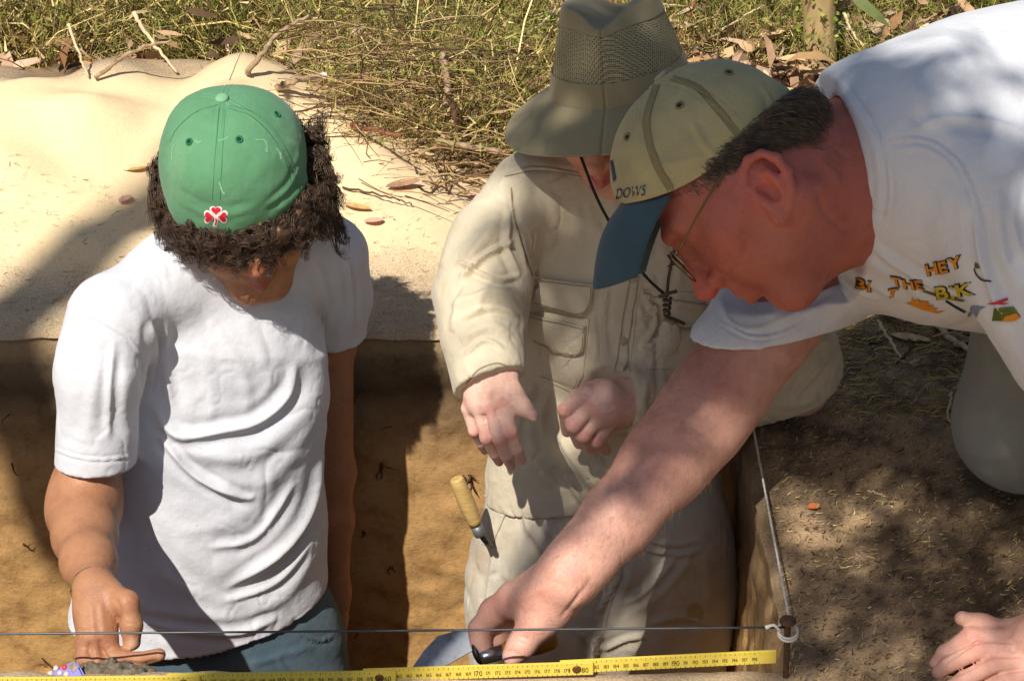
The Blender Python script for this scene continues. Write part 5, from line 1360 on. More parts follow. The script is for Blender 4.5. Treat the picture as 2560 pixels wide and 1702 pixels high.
pyd('second_turn', V_[len(V_) // 2:], [tuple(i - len(V_) // 2 for i in f) for f in F_[len(F_) // 2:]], STR, knot, True)
p2 = at(1842, 838, .655); nail(p2 + np.array([0, 0, .01]), p2 - np.array([0, 0, .07]), 'peg hidden behind the hat wearer at the far corner', False)

# trowels
STEEL = M('worn_trowel_steel', .42, .5); STEEL.base(STEEL.ramp(STEEL.noise(26, 5, .7), [(.3, srgb(96, 100, 106)), (.6, srgb(150, 154, 160)), (.8, srgb(128, 118, 104))])); STEEL.set(Metallic=.65); STEEL = STEEL.m
FERR = plain('bright_ferrule', srgb(176, 178, 180), .28, .1, 40, .5, .9); IRON = plain('dark_iron', srgb(40, 40, 42), .5, .2, 60, .5, .5)
def wood(name, c0, c1):
    m = M(name, .42, .4); m.base(m.ramp(m.noise(14, 4, .6, (6, 6, 30)), [(.3, c0), (.7, c1)])); m.bump(m.noise(240, 3), .1, .001); return m.m
def plate(name, pts, mat, parent, th=.0016):
    pts = [at(*p) for p in pts]; n = len(pts); c = np.mean(pts, 0); nr = unit(np.cross(pts[1] - pts[0], pts[2] - pts[0]))
    V = [p + nr * th / 2 for p in pts] + [p - nr * th / 2 for p in pts]; F = [tuple(range(n)), tuple(range(2 * n - 1, n - 1, -1))] + [(i, (i + 1) % n, n + (i + 1) % n, n + i) for i in range(n)]
    F = [F[0], F[1]] + [f[::-1] for f in F[2:]]
    return pyd(name, V, F, mat, parent)
HW = wood('amber_handle_wood', srgb(160, 106, 30), srgb(196, 140, 52)); HW2 = wood('pale_handle_wood', srgb(176, 142, 84), srgb(206, 172, 108))
ha, hb1 = at(1258, 1628, .083), at(1392, 1590, .094); hx = unit(hb1 - ha); hL = np.linalg.norm(hb1 - ha)
V, Fs = lathe([(0, .0085), (.004, .0098), (hL * .3, .0125), (hL * .65, .0140), (hL * .9, .0132), (hL * .98, .010), (hL, .004)], ha, hx, 24)
tr = pyd('trowel', V, Fs, HW, None, True); tag(tr, 'pointing trowel with amber wooden handle held in the reaching hand above the ruler', 'trowel')
fe = ha - hx * .026; V, Fs = lathe([(0, .005), (.002, .0075), (.004, .0082), (.026, .0086)], fe, hx, 20); pyd('ferrule', V, Fs, FERR, tr, True)
tube('tang', spline([fe + hx * .003, at(1203, 1652, .078), at(1190, 1630, .082), at(1184, 1590, .096)], 14), [.0042] * 10 + [.0036, .0032, .003, .003], IRON, tr, 10)
bl = [(1186, 1568, .108), (1140, 1576, .106), (1094, 1590, .102), (1060, 1626, .092), (1028, 1672, .080), (1090, 1676, .076), (1130, 1655, .080), (1188, 1622, .088)]
P0, P1_, P2_ = at(*bl[0]), at(*bl[4]), at(*bl[7]); nr = np.cross(P1_ - P0, P2_ - P0)
fix = []
for p in bl:                                    # keep the blade flat
    r = ray(p[0], p[1]); t = ((P0 - CAM) @ nr) / (r @ nr); fix.append(CAM + r * t)
nr = unit(nr); n = len(fix); Vb_ = [q + nr * .0009 for q in fix] + [q - nr * .0009 for q in fix]
pyd('blade', Vb_, [tuple(range(n)), tuple(range(2 * n - 1, n - 1, -1))] + [((i + 1) % n, i, n + i, n + (i + 1) % n) for i in range(n)], STEEL, tr)
ha, hb1 = at(1190, 1312, .372), at(1140, 1194, .378); hx = unit(hb1 - ha); hL = np.linalg.norm(hb1 - ha)
V, Fs = lathe([(0, .0078), (hL * .1, .0088), (hL * .45, .0108), (hL * .8, .0098), (hL * .95, .0092), (hL * .99, .0080), (hL, .005), (hL - .0008, .002)], ha, hx, 24)
tr2 = pyd('trowel', V, Fs, HW2, None, True); tag(tr2, 'trowel with pale wooden handle sticking out of a trouser pocket', 'trowel')
V, Fs = lathe([(0, .0062), (.002, .0074), (.016, .0078)], ha - hx * .016, hx, 20); pyd('ferrule', V, Fs, plain('grey_ferrule', srgb(110, 112, 110), .5, .1, 40, .4, .5), tr2, True)
tube('tang', spline([ha - hx * .012, ha - hx * .026 + np.array([.003, .002, 0]), at(1226, 1362, .392)], 8), .0036, IRON, tr2, 8)
# soil lump under the hand, keypad, scrap of bag
SOIL = M('grey_soil', .95, .1); SOIL.base(SOIL.ramp(SOIL.noise(120, 5, .75), [(.3, srgb(70, 62, 50)), (.55, srgb(122, 110, 92)), (.75, srgb(156, 142, 120))])).bump(SOIL.noise(260, 4, .7), .9, .003); SOIL = SOIL.m
so_ = Body(); so_.chain([(212, 1688, .010, 16), (290, 1690, .006, 20), (370, 1696, .004, 14)], .02); so_.chain([(230, 1704, -.008, 28), (350, 1706, -.010, 28)], .03)
tag(solid('soil_lump', so_, .0022, SOIL, None, noise=(.0045, 120, 4), rx=1), 'lump of grey soil held under the pointing hand at lower left', 'soil')
PUR = plain('purple_plastic', srgb(76, 70, 168), .45, .08, 30, .5); PALE = plain('pale_buttons', srgb(196, 180, 168), .5); REDB = plain('red_button', srgb(206, 52, 48), .45)
kp = [at(92, 1692, -.014), at(190, 1648, -.003), at(212, 1690, -.017), at(114, 1734, -.028)]; kn2 = unit(np.cross(kp[1] - kp[0], kp[3] - kp[0])); kn2 = kn2 if kn2[2] > 0 else -kn2
V = [p for p in kp] + [p - kn2 * .008 for p in kp]
me = bpy.data.meshes.new('keypad'); bm = bmesh.new(); vs_ = [bm.verts.new(v) for v in V]
for f in [(0, 1, 2, 3), (7, 6, 5, 4), (0, 4, 5, 1), (1, 5, 6, 2), (2, 6, 7, 3), (3, 7, 4, 0)]: bm.faces.new([vs_[i] for i in f])
bmesh.ops.recalc_face_normals(bm, faces=bm.faces); bmesh.ops.bevel(bm, geom=bm.edges[:], offset=.002, segments=3, affect='EDGES'); bm.to_mesh(me); bm.free()
key = link('keypad', me, PUR, None); tag(key, 'small purple plastic keypad with pale and red buttons at lower left', 'keypad')
for (px, py, mt) in ((126, 1682, PALE), (140, 1669, PALE), (150, 1681, PALE), (166, 1684, PALE), (161, 1667, REDB), (110, 1694, PALE)):
    r = ray(px, py); t = ((kp[0] - CAM) @ kn2) / (r @ kn2); V, Fs = lathe([(-.001, .0030), (.0006, .0029), (.0012, .0018), (.0013, .0002)], CAM + r * t, kn2, 12); pyd('button', V, Fs, mt, key, True)
r = ray(184, 1666); t = ((kp[0] - CAM) @ kn2) / (r @ kn2); V, Fs = lathe([(-.001, .006), (.0006, .006), (.0008, .0002)], CAM + r * t, kn2, 4); pyd('window', V, Fs, plain('brown_window', srgb(110, 84, 60), .4), key)

# ================================================================== PLANTS AND LITTER
def veg_mat(name, rough=.75):
    m = M(name, rough, .25); m.base(m.mix(m.attr(), m.ramp(m.noise(60, 3), [(.3, (.8, .8, .75)), (.7, (1.15, 1.12, 1.05))]), .7, 'MULTIPLY')); m.set(Subsurface_Weight=0.0)
    m.b.inputs['Transmission Weight'].default_value = 0; return m.m
VEG = veg_mat('leaf_and_straw')
def blades(root, tip, bend, width, n_seg=3):
    """flat curved blades: arrays (n,3),(n,3),(n,3),(n,) -> V, Q"""
    n = len(root); T = np.linspace(0, 1, n_seg + 1); d = tip - root
    sd = np.cross(d, RNG.normal(0, 1, (n, 3))); sd /= np.linalg.norm(sd, axis=1)[:, None] + 1e-9
    V = []
    for t in T:
        p = root + d * t + bend * (4 * t * (1 - t)); w_ = (width * (1 - .85 * t ** 2))[:, None] * sd
        V.append(np.stack([p - w_, p + w_], 1))
    V = np.stack(V, 1).reshape(-1, 3)
    i, s = np.meshgrid(np.arange(n), np.arange(n_seg), indexing='ij'); b = (i * (n_seg + 1) + s).ravel() * 2
    return V, np.stack([b, b + 1, b + 3, b + 2], 1)
def leafy(n, L, Wd, cen, dirs):
    """lance leaves: 5-point folded shapes"""
    d = dirs / (np.linalg.norm(dirs, axis=1)[:, None] + 1e-9); sd = np.cross(d, RNG.normal(0, 1, (n, 3))); sd /= np.linalg.norm(sd, axis=1)[:, None] + 1e-9; up = np.cross(sd, d)
    l, w_ = L[:, None], Wd[:, None]; curl = RNG.uniform(-.18, .25, (n, 1))
    V = np.stack([cen - d * l / 2, cen - d * l * .18 - sd * w_ + up * w_ * .5 + up * l * curl * .6, cen - d * l * .18 + sd * w_ + up * w_ * .5 + up * l * curl * .6, cen + d * l * .22 - sd * w_ * .75 + up * l * curl, cen + d * l * .22 + sd * w_ * .75 + up * l * curl, cen + d * l / 2 + up * l * curl * .3], 1).reshape(-1, 3)
    b = np.arange(n)[:, None] * 6
    Q = np.vstack([b + np.array([[0, 2, 1, 1]]), b + np.array([[1, 2, 4, 3]]), b + np.array([[3, 4, 5, 5]])])
    return V, Q
def tri_fix(name, V, Q, col, mat, parent=None):
    tri = Q[:, 2] == Q[:, 3]; t3 = np.vstack([Q[~tri][:, [0, 1, 2]], Q[~tri][:, [0, 2, 3]], np.where((Q[tri][:, 2] == Q[tri][:, 3])[:, None], Q[tri][:, :3], Q[tri][:, :3])])
    return mesh_np(name, V, t3, mat, parent, col, smooth=False)
STRAW = [srgb(*c) for c in ((214, 190, 122), (190, 164, 100), (160, 132, 84), (226, 204, 146), (128, 104, 72))]
GREENS = [srgb(*c) for c in ((146, 144, 66), (122, 124, 58), (168, 158, 84), (104, 106, 50), (182, 172, 98), (128, 146, 60))]
def cols(n, pal, reps):
    c = np.array(pal)[RNG.integers(0, len(pal), n)] * RNG.uniform(.75, 1.2, (n, 1)); return np.repeat(np.clip(c, 0, 1), reps, 0)
def make_bush(kind, seed):
    """a low tangle of thin stems with fine leaflets; kind 0 green, 1 dry olive, 2 straw"""
    n = 520; a = RNG.uniform(0, 6.28, n); r = np.sqrt(RNG.random(n)) * .14; root = np.stack([np.cos(a) * r, np.sin(a) * r, np.zeros(n) - .01], 1)
    out = np.stack([np.cos(a), np.sin(a), np.zeros(n)], 1) * RNG.uniform(-.05, .16, (n, 1)) + RNG.normal(0, .07, (n, 3)); hgt = RNG.uniform(.01, .17, n) ** 1.0 * (1.15 if kind == 0 else .85)
    tip = root + out; tip[:, 2] = hgt
    V, Q = blades(root, tip, RNG.normal(0, .045, (n, 3)), RNG.uniform(.0006, .0016, n), 3); TW = [srgb(120, 92, 64), srgb(92, 70, 48), srgb(150, 120, 84)]; pal = (GREENS + STRAW[:2] + TW, GREENS[:3] + STRAW + TW, STRAW + TW)[kind]
    C1 = cols(n, pal, 8)
    m_ = 3200; k = RNG.integers(0, n, m_); t = RNG.uniform(.3, 1, (m_, 1)); cen = root[k] + (tip[k] - root[k]) * t + RNG.normal(0, .012, (m_, 3))
    V2, Q2 = blades(cen, cen + RNG.normal(0, .010, (m_, 3)) + np.array([0, 0, .006]), RNG.normal(0, .003, (m_, 3)), RNG.uniform(.0008, .0020, m_), 1)
    C2 = cols(m_, (GREENS, GREENS + STRAW[:4], STRAW)[kind], 4)
    return np.vstack([V, V2]), np.vstack([Q, Q2 + len(V)]), np.vstack([C1, C2])
bush_me = []
for kind in (0, 0, 1, 1, 2, 2):
    V, Q, Cc = make_bush(kind, 0); o = mesh_np('scrub_bush', V, Q, VEG, col=Cc, smooth=False); bush_me.append((kind, o.data)); bpy.data.objects.remove(o)
# where each tuft stands in the photograph (foot of the tuft), its kind and size
tufts = [(20, 110, 1, 1.0), (110, 120, 1, 1.2), (60, 60, 1, 1.3), (210, 90, 1, 1.2), (160, 30, 1, 1.2), (320, 100, 1, 1.0), (300, 50, 1, 1.2), (420, 90, 1, 1.1), (400, 20, 1, 1.2), (500, 120, 2, .9),
         (540, 90, 0, 1.1), (600, 130, 0, 1.1), (680, 90, 0, 1.0), (640, 30, 1, 1.2), (840, 90, 1, 1.0), (880, 190, 0, .7), (960, 130, 1, 1.0), (950, 240, 1, .8), (1010, 190, 2, 1.1), (1060, 260, 0, .7), (1130, 310, 1, 1.1), (1180, 240, 0, .9), (1250, 200, 1, 1.0), (1290, 260, 0, .7), (1330, 330, 2, .9), (1180, 100, 1, 1.0), (1300, 110, 2, 1.0), (1060, 330, 2, .6), (1260, 370, 1, .7),
         (740, 150, 1, .8), (260, 130, 2, .7), (60, 140, 2, .7), (1010, 60, 2, 1.0), (900, 30, 1, 1.1), (1760, 90, 0, .8), (1800, 150, 2, .8), (1990, 150, 0, .6), (2300, 60, 0, .8), (2460, 20, 0, .8), (1720, 190, 2, .6), (2150, 190, 0, .6), (-60, 100, 1, 1.2), (480, 30, 2, 1.2), (780, 10, 1, 1.2), (560, 60, 0, 1.2), (1000, 110, 0, 1.1), (1120, 120, 0, 1.1), (1170, 200, 0, 1.0), (1850, 110, 0, .8), (2250, 40, 0, .8), (2420, 10, 0, .8), (1780, 20, 0, .8)]
kname_ = ('bright green wispy scrub tuft growing behind the spoil heap', 'olive and straw scrub tuft growing behind the spoil heap', 'dry straw tuft in the leaf litter behind the pit')
kgrp = ('green scrub tufts', 'olive scrub tufts', 'dry straw tufts')
def where(px, py): 
    wh = 'above the left of the sand heap' if px < 460 else 'above the green cap' if px < 800 else 'between the green cap and the hat' if px < 1340 else 'behind the hat crown' if px < 1720 else 'behind the khaki cap' if px < 2020 else 'above the white shoulder'
    return wh, 'back row' if py < 80 else 'middle row' if py < 160 else 'front row'
ORD = ('leftmost', 'second from left', 'third from left', 'fourth from left', 'fifth from left', 'sixth from left', 'seventh from left', 'eighth from left')
for (px, py, kind, s) in tufts:
    ms = [m_ for k, m_ in bush_me if k == kind]; o = bpy.data.objects.new('scrub_tuft', random.choice(ms)); COL.objects.link(o)
    o.location = on_ground(px, py); o.rotation_euler = (random.uniform(-.1, .1), random.uniform(-.1, .1), random.uniform(0, 6.28)); q = s * random.uniform(.85, 1.1); o.scale = (q, q, q)
    wh, dep = where(px, py)
    peers = sorted(t_[0] for t_ in tufts if t_[2] == kind and where(t_[0], t_[1]) == (wh, dep))
    od = '' if len(peers) == 1 else ', ' + ORD[peers.index(px)]
    tag(o, '%s %s, %s%s' % (('bright green scrub tuft', 'olive scrub tuft', 'dry straw tuft')[kind], wh, dep, od), 'shrub', kgrp[kind])
# beyond the first rows the scrub reads as one mass
n = 3600; x = RNG.uniform(-2.4, 2.6, n); y = RNG.uniform(1.8, 4.6, n); kk = ((x < -.25) | (RNG.random(n) < .35)) & ((x < .25) | (RNG.random(n) < .3)); x, y = x[kk], y[kk]; n = len(x); root = np.stack([x, y, gz(x, y) - .01], 1)
tip = root + np.stack([RNG.normal(0, .06, n), RNG.normal(0, .06, n), RNG.uniform(.03, .2, n)], 1)
V, Q = blades(root, tip, RNG.normal(0, .025, (n, 3)), RNG.uniform(.0008, .0022, n)); Cc = cols(n, STRAW + GREENS[:3] + STRAW[:3], 8)
tag(mesh_np('scrub_mass', V, Q, VEG, col=Cc, smooth=False), 'tangle of dry stalks and low scrub filling the background', 'scrub', kind='stuff')
# leaf litter
LEAFC = [srgb(*c) for c in ((214, 184, 150), (190, 156, 118), (176, 140, 98), (150, 112, 78), (196, 166, 124), (128, 92, 62), (206, 176, 150), (110, 84, 62), (186, 150, 120))]
n = 15000; x = RNG.uniform(-2.2, 2.4, n); y = 1.15 + 3.0 * RNG.random(n) ** 1.3
x[:3500] = RNG.uniform(-.4, .9, 3500); y[:3500] = RNG.uniform(1.2, 2.1, 3500)
keep = ~((x < -.1) & (y < 1.45)) & ((x > .05) | (RNG.random(n) < .5)); x, y = x[keep], y[keep]; n = len(x)
cen = np.stack([x, y, gz(x, y) + .09 * RNG.random(n) ** 2.5 + .003], 1); dirs = RNG.normal(0, 1, (n, 3)) * [1, 1, .35]
V, Q = leafy(n, RNG.uniform(.02, .09, n), RNG.uniform(.004, .013, n), cen, dirs)
tag(tri_fix('leaf_litter', V, Q, cols(n, LEAFC, 6), VEG), 'fallen eucalypt leaves and bark scraps covering the ground behind', 'leaf litter', kind='stuff')
# chaff: short fibres strewn on the soil to the right and beside the heap
def chaff(name, n, xr, yr, lmin, lmax, wd, pal, label, dens=None):
    x = RNG.uniform(*xr, n); y = RNG.uniform(*yr, n)
    k = ~((x > PX0) & (x < PX1 + .006) & (y > PY0 - .004) & (y < PY1 + .006))
    if dens is not None: k &= RNG.random(n) < dens(x, y)
    x, y = x[k], y[k]; m_ = len(x); a = RNG.normal(.1, .7, m_); L = RNG.uniform(lmin, lmax, m_)
    r = np.stack([x, y, gz(x, y) + .0015], 1); t = r + np.stack([np.cos(a) * L, np.sin(a) * L, RNG.uniform(-.001, .005, m_)], 1)
    V, Q = blades(r, t, RNG.normal(0, .0012, (m_, 3)), RNG.uniform(.4, 1, m_) * wd, 2); return tag(mesh_np(name, V, Q, VEG, col=cols(m_, pal, 6), smooth=False), label, 'litter', kind='stuff')
chaff('soil_chaff', 30000, (.29, .95), (-.12, 1.3), .002, .009, .0007, STRAW + [srgb(70, 54, 38), srgb(44, 36, 26), srgb(96, 76, 52), srgb(60, 50, 38)], 'short fibres and chaff strewn over the dark soil at right')
chaff('lip_chaff', 1500, (-1.1, .3), (.65, 1.0), .003, .016, .0006, [srgb(84, 66, 46), srgb(120, 96, 66), srgb(150, 124, 84)], 'specks of root and chaff on the trodden sand behind the pit')
chaff('straw_chaff', 2600, (.30, .75), (.45, .95), .008, .03, .0011, STRAW[:4] + [srgb(220, 196, 140)], 'pale straw scraps in the sunny patch under the kneeling person')
# sticks that can be told apart
BARK = M('weathered_stick', .85, .2); BARK.base(BARK.ramp(BARK.noise(90, 4, .6), [(.3, srgb(122, 98, 74)), (.7, srgb(190, 164, 130))])).bump(BARK.noise(300, 3), .4, .002); BARK = BARK.m
PALES = plain('bleached_stick', srgb(214, 190, 148), .8, .15); DARKS = plain('dark_bark', srgb(92, 66, 46), .9, .3); REDS = plain('red_bark', srgb(134, 84, 58), .85, .3); WHITES = plain('bare_white_wood', srgb(236, 226, 208), .7, .08)
def stick(pts, r, mat, label, cat='stick', group=None):
    low = max(range(len(pts)), key=lambda i: pts[i][1]); b0 = on_ground(pts[low][0], pts[low][1], .006)
    if pts[low][1] < 420: P = [at(p[0], p[1], b0[1] - (.15 if 900 < p[0] < 1500 else .0 if p[0] < 900 else .06) + .0004 * (pts[low][1] - p[1])) for p in pts]
    else: P = [on_ground(p[0], p[1], p[2]) for p in pts]
    n = 6 * len(P); q = spline(P, n); q = q + RNG.normal(0, .0010, q.shape); o = tube('fallen_stick', q, np.linspace(r, r * .55, n), mat, None, 7)
    return tag(o, label, cat, group)
S_ = [([(333, 32, .12), (370, 90, .08), (442, 182, .01)], .0048, PALES, 'pale straight stick leaning in the scrub above the left of the heap'),
      ([(170, 60, .04), (200, 140, .03), (222, 195, .01)], .0032, PALES, 'thin pale stick upright at the heap crest, left of the leaning stick'),
      ([(235, 198, .01), (330, 130, .05), (430, 100, .08)], .0045, BARK, 'long grey stick slanting up from the heap crest at left'),
      ([(690, 222, .01), (745, 200, .015), (800, 192, .02)], .0075, BARK, 'short thick stick with a bare white end behind the green cap'),
      ([(615, 185, .01), (660, 130, .05), (690, 90, .08), (770, 40, .12)], .006, BARK, 'grey forked stick rising behind the green cap'),
      ([(700, 95, .06), (790, 70, .07), (870, 55, .07)], .004, BARK, 'thin grey stick lying through green scrub at top centre'),
      ([(960, -10, .12), (1050, 30, .12), (1120, 45, .11), (1250, 48, .10)], .010, BARK, 'thick pale branch at the top edge left of the hat'),
      ([(1110, 45, .11), (1170, 75, .09), (1240, 110, .07)], .007, BARK, 'side branch forking down from the thick pale branch'),
      ([(1105, 130, .10), (1118, 200, .07), (1115, 260, .03), (1095, 290, .01)], .008, BARK, 'upright brown branch with peeling bark left of the hat'),
      ([(1120, 230, .06), (1138, 290, .03), (1142, 330, .01)], .007, DARKS, 'dark broken stub under the upright brown branch'),
      ([(880, 312, .01), (900, 320, .008), (1000, 340, .004)], .006, REDS, 'reddish curved bark strip on the right shoulder of the heap'),
      ([(1095, 352, .02), (1180, 368, .015), (1262, 380, .01)], .007, BARK, 'brown stick lying just left of the hat brim'),
      ([(1040, 380, .01), (1120, 400, .012), (1200, 412, .01), (1270, 420, .01)], .006, PALES, 'pale stick, upper of the pair beside the shirt shoulder'),
      ([(1110, 405, .012), (1170, 440, .010), (1255, 462, .008)], .006, PALES, 'pale stick, lower of the pair beside the shirt shoulder'),
      ([(1690, 110, .05), (1720, 50, .12), (1745, -20, .18)], .010, REDS, 'dark red bark strip standing right of the hat crown'),
      ([(860, 290, .06), (900, 200, .09), (905, 130, .12)], .0022, DARKS, 'thin brown twig arching over the scrub right of the green cap'),
      ([(690, 290, .05), (880, 250, .05), (1060, 190, .08)], .0022, DARKS, 'long thin twig crossing the scrub right of the green cap'),
      ([(860, 470, .004), (960, 490, .012), (1030, 510, .008)], .0018, DARKS, 'fine dark twig on the sand right of the curly hair'),
      ([(2180, 760, .004), (2260, 775, .01), (2330, 720, .006)], .006, DARKS, 'curved dark root below the shirt print'),
      ([(2300, 750, .008), (2360, 830, .006), (2440, 890, .004)], .006, PALES, 'pale stick lying toward the kneeling knee'),
      ([(2195, 800, .004), (2230, 860, .005), (2260, 905, .004)], .0028, PALES, 'thin straw stalk below the printed letters'),
      ([(2280, 850, .006), (2270, 880, .01), (2240, 910, .004)], .0025, DARKS, 'short dark twig crossing the straw stalk'),
      ([(2380, 980, .006), (2370, 1040, .008), (2400, 1068, .004)], .0018, PALES, 'thin curled stalk beside the kneeling knee'),
      ([(2168, 1226, .003), (2215, 1240, .003)], .0016, PALES, 'short straw on the dark soil right of the string'),
      ([(2300, 1590, .003), (2330, 1594, .003)], .0014, DARKS, 'short black twig near the hand on the ground'),
      ([(1870, 200, .02), (1930, 190, .03), (1960, 120, .06)], .006, BARK, 'grey stick curving behind the khaki cap, left of the sapling'),
      ([(1700, 150, .06), (1830, 60, .12), (1900, 20, .14)], .003, PALES, 'thin pale twig slanting behind the khaki cap'),
      ([(2100, 150, .05), (2230, 90, .09), (2400, 10, .14)], .004, BARK, 'long grey twig slanting above the white shoulder'),
      ([(2060, 120, .05), (2200, 70, .08), (2260, 60, .08)], .004, BARK, 'short grey twig right of the sapling'),
      ([(2110, 30, .1), (2130, 80, .07), (2200, 170, .03)], .004, PALES, 'pale twig leaning beside the sapling'),
      ([(1520, 40, .05), (1440, 90, .03)], .003, PALES, 'pale stalk behind the hat crown'),
      ([(1405, 20, .10), (1300, 100, .05), (1255, 150, .02)], .003, PALES, 'pale stalk slanting down left of the hat crown')]
for a in S_:
    bg_ = a[0][0][1] < 420
    stick(a[0], a[1] * (.85 if bg_ else 1), a[2], a[3])
wb = on_ground(690, 222, .006)[1]
tube('white_end', spline([at(772, 197, wb + .016), at(818, 189, wb + .02)], 8), .0058, WHITES, bpy.data.objects['fallen_stick.003'], 7)
# tangle of fine twigs piled between heap and hat wearer
def twig_pile(name, n, cx, cy, sx, sy, label, rr=(.0008, .0022), L=(.03, .14), hz=.03):
    VV, FF, CC = [], [], []
    for _ in range(n):
        p = on_ground(random.gauss(cx, sx), random.gauss(cy, sy)); p[2] += random.uniform(.002, hz); a = random.gauss(.2, .8); l = random.uniform(*L)
        q = spline([p, p + np.array([math.cos(a) * l / 2, math.sin(a) * l * .4, random.gauss(0, .008)]), p + np.array([math.cos(a) * l, math.sin(a) * l * .8, random.gauss(-.004, .01)])], 5)
        V, F = tube_arrays(q, np.linspace(1, .5, 5) * random.uniform(*rr), 4, False); o_ = len(VV); VV += list(V); FF += [tuple(i + o_ for i in f) for f in F]
        CC += [np.array(random.choice([srgb(124, 96, 68), srgb(92, 68, 46), srgb(170, 138, 98), srgb(70, 52, 38), srgb(196, 166, 122)]))] * len(V)
    return tag(mesh_np(name, np.array(VV), np.array(FF), VEG, col=np.array(CC)), label, 'twigs', kind='stuff')
twig_pile('twig_pile', 110, 1130, 440, 85, 45, 'tangle of fine dry twigs between the heap and the hat wearer')
twig_pile('twig_scatter', 700, 1050, 260, 170, 80, 'fine brown twigs tangled in the scrub behind the heap', (.0006, .0014), (.05, .2), .14)
twig_pile('bark_scatter', 700, 1950, 110, 280, 80, 'bark scraps and twigs behind the khaki cap', (.0010, .0035), (.03, .12), .05)
twig_pile('straw_scatter', 120, 2330, 800, 90, 50, 'twigs and straw in the sunny patch below the shirt print', (.0008, .002), (.02, .08), .01)
# single leaves one can point at
def leaf(px, py, L, Wd, ang, c, label, h=.004, curl=.12):
    p = on_ground(px, py, h); d = np.array([math.cos(ang), math.sin(ang), 0]); s = np.array([-d[1], d[0], 0]); V, F = [], []
    for i, t in enumerate(np.linspace(-1, 1, 11)):
        w_ = Wd * (1 - t * t) ** .8 + .0002
        for k in (-1, 0, 1): V.append(p + d * t * L / 2 + s * (k * w_ + .12 * L * (t * t - .3) * .4) + np.array([0, 0, abs(k) * w_ * .5 + curl * L * t * t * .5]))
    for i in range(10):
        for k in range(2): F.append((i * 3 + k, i * 3 + k + 1, (i + 1) * 3 + k + 1, (i + 1) * 3 + k))
    o = pyd('fallen_leaf', V, F, plain('dry_leaf', srgb(*c), .7, .18, 120, .3), None, True); return tag(o, label, 'leaf')
for a in [(340, 425, .045, .005, .3, (196, 150, 80), 'curled golden leaf on the sand left of the green cap'), (314, 500, .03, .008, 1.2, (222, 172, 150), 'small pinkish leaf on the sand by the curly hair'), (935, 555, .03, .008, .2, (216, 160, 140), 'pink leaf at the foot of the heap right of the white shoulder'), (892, 520, .05, .008, -.5, (200, 160, 100), 'tan leaf on sand above the white shoulder'),
          (2145, 763, .065, .010, -.35, (196, 172, 120), 'long pale leaf below the letter B of the shirt print'), (2230, 775, .045, .014, .1, (206, 160, 126), 'broad pinkish leaf below the shirt print'), (2275, 850, .055, .010, -.35, (214, 182, 132), 'tan leaf beside the straw stalk under the shirt'), (2035, 1269, .016, .006, .3, (190, 110, 60), 'small orange leaf scrap on the dark soil'),
          (1010, 465, .06, .012, .5, (168, 130, 100), 'brown leaf on the twig pile edge'), (1200, 500, .06, .012, -.3, (206, 160, 140), 'pink leaf beside the twigs left of the shirt sleeve'), (1865, 40, .09, .015, 1.0, (190, 146, 104), 'large tan leaf behind the khaki cap'), (2150, 80, .1, .016, .5, (200, 156, 104), 'large golden leaf right of the sapling'), (2330, 90, .08, .014, .9, (180, 138, 96), 'tan leaf above the white shoulder'), (2190, 110, .07, .013, -.4, (206, 168, 112), 'golden leaf lying below the large golden leaf')]: leaf(*a)
# sapling behind, with a wisp of creeper
tb, tt_ = on_ground(2060, 215), at(2045, -60, 1.62)
tb2 = tb - np.array([0, 0, .05]); topp = tb + (at(2040, -60, tb[1]) - tb) * 4
SAP = M('smooth_gum_bark', .7, .25); SAP.base(SAP.ramp(SAP.noise(12, 4, .6, (5, 5, .7)), [(.3, srgb(146, 132, 86)), (.55, srgb(190, 160, 112)), (.75, srgb(206, 172, 130))])).bump(SAP.noise(80, 3, .6, (3, 3, .6)), .25, .003)
trunk = bpy.data.objects.new('gum_sapling', None); COL.objects.link(trunk); tag(trunk, 'slender smooth-barked gum trunk standing behind the khaki cap', 'tree')
tube('trunk', spline([tb2, tb + (topp - tb) * .3 + np.array([.004, 0, 0]), tb + (topp - tb) * .65, topp], 24), np.linspace(.031, .020, 24), SAP.m, trunk, 20)
def crown(parent, cen, n, rad, name='crown'):
    c0 = cen + RNG.normal(0, 1, (n, 3)) * rad; d = RNG.normal(0, .5, (n, 3)) + np.array([0, 0, -.9])
    V, Q = leafy(n, RNG.uniform(.07, .12, n), RNG.uniform(.007, .011, n), c0, d)
    return tri_fix(name, V, Q, cols(n, [srgb(96, 112, 62), srgb(116, 126, 76), srgb(84, 98, 58)], 6), VEG, parent)
crown(trunk, topp, 320, np.array([.35, .35, .3]))
cl_n = 130; t = RNG.random(cl_n); a = RNG.uniform(0, 6.28, cl_n); pp = tb + (at(2040, -60, tb[1]) - tb) * t[:, None] * .9 + np.stack([np.cos(a), np.sin(a), 0 * a], 1) * RNG.uniform(.028, .055, (cl_n, 1))
V, Q = leafy(cl_n, RNG.uniform(.008, .02, cl_n), RNG.uniform(.002, .005, cl_n), pp, RNG.normal(0, 1, (cl_n, 3)))
tag(tri_fix('creeper', V, Q, cols(cl_n, [srgb(128, 140, 52), srgb(150, 152, 74)], 6), VEG), 'wispy green creeper clinging to the gum trunk', 'creeper')

# ------------------------------------------------------------------ the shade tree behind the photographer (out of frame): it dapples the right half
shade = bpy.data.objects.new('shade_tree', None); COL.objects.link(shade); tag(shade, 'tall gum tree standing behind the camera and casting the dappled shade', 'tree')
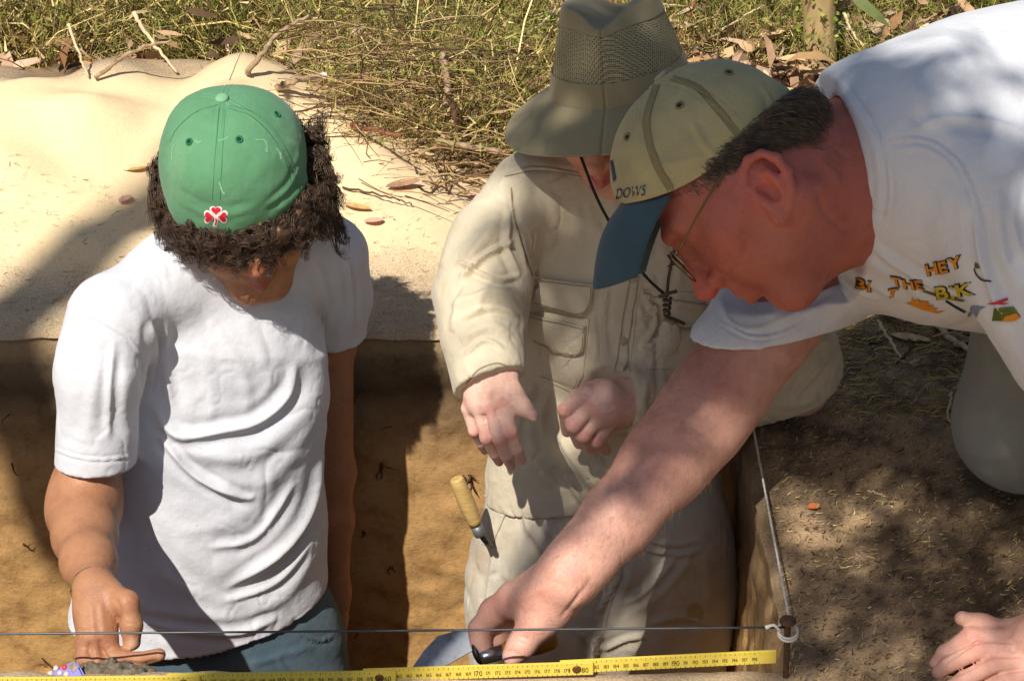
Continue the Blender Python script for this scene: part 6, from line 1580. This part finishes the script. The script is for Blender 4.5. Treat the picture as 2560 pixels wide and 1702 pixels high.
# (x, y, Y, spread_px, leaves): what stands in its shade
spots = [(1790, 480, .15, 130, 330), (1650, 300, .2, 100, 200), (2080, 420, .2, 110, 220), (2300, 560, .15, 130, 130), (1520, 170, .45, 80, 150), (1480, 600, .36, 60, 64), (1560, 700, .35, 110, 150), (1700, 800, .35, 90, 110), (1840, 880, .27, 70, 30), (2000, 900, .38, 90, 120),
         (2180, 960, .42, 100, 190), (2350, 1000, .3, 90, 100), (2280, 1380, .1, 90, 50), (2440, 1500, .04, 80, 70), (2480, 1100, .25, 70, 90), (2080, 1400, .05, 50, 24), (1560, 1060, .3, 60, 28), (1640, 1330, .3, 90, 42), (1900, 1300, .1, 40, 18), (2150, 1560, 0., 60, 30), (1660, 1140, .2, 40, 14)]
leafc, leafd = [], []
random.seed(21); RNG = np.random.default_rng(21)
for (px, py, Y, sp_, n) in spots:
    nc = max(2, n // 14)
    for _ in range(nc):
        q = at(random.gauss(px, sp_ * .75), random.gauss(py, sp_ * .75), Y); t = random.uniform(3.4, 5.0); c_ = q + SUN * t
        k = n // nc; leafc.append(c_ + RNG.normal(0, .055, (k, 3))); leafd.append(RNG.normal(0, .5, (k, 3)) + np.array([0, 0, -.9]))
LC, LD = np.vstack(leafc), np.vstack(leafd); n = len(LC)
V, Q = leafy(n, RNG.uniform(.08, .13, n), RNG.uniform(.009, .014, n), LC, LD)
tri_fix('crown', V, Q, cols(n, [srgb(96, 112, 62), srgb(116, 126, 76), srgb(84, 98, 58)], 6), VEG, shade)
# trunk and limbs; one bare limb throws the diagonal shadow over the heap and down the pit wall
base_ = np.array([-3.4, -4.9, -.08]); fork = np.array([-2.7, -3.9, 3.4])
tube('trunk', spline([base_, np.array([-3.2, -4.6, 1.4]), fork, LC.mean(0) + np.array([-.4, -.3, .2])], 20), np.linspace(.15, .05, 20), SAP.m, shade, 14)
l1, l2, l3, l4 = on_ground(470, 395) + SUN * 6.2, on_ground(250, 590) + SUN * 5.6, on_ground(50, 775) + SUN * 5.0, at(165, 1330, .65) + SUN * 4.5
tube('limb', spline([fork, l4 + np.array([.05, 0, -.1]), l4], 14), .03, SAP.m, shade, 8)
tube('limb', spline([l4, l3, l2, l1, l1 + (l1 - l2) * .6], 24), np.linspace(.062, .036, 24), SAP.m, shade, 10)
cent = LC.mean(0)
for k in range(9):
    e = LC[RNG.integers(0, n)]; tube('limb', spline([fork + (cent - fork) * .7, (fork + cent + e) / 3 + np.array([0, 0, .1]), e], 10), np.linspace(.022, .006, 10), SAP.m, shade, 6)
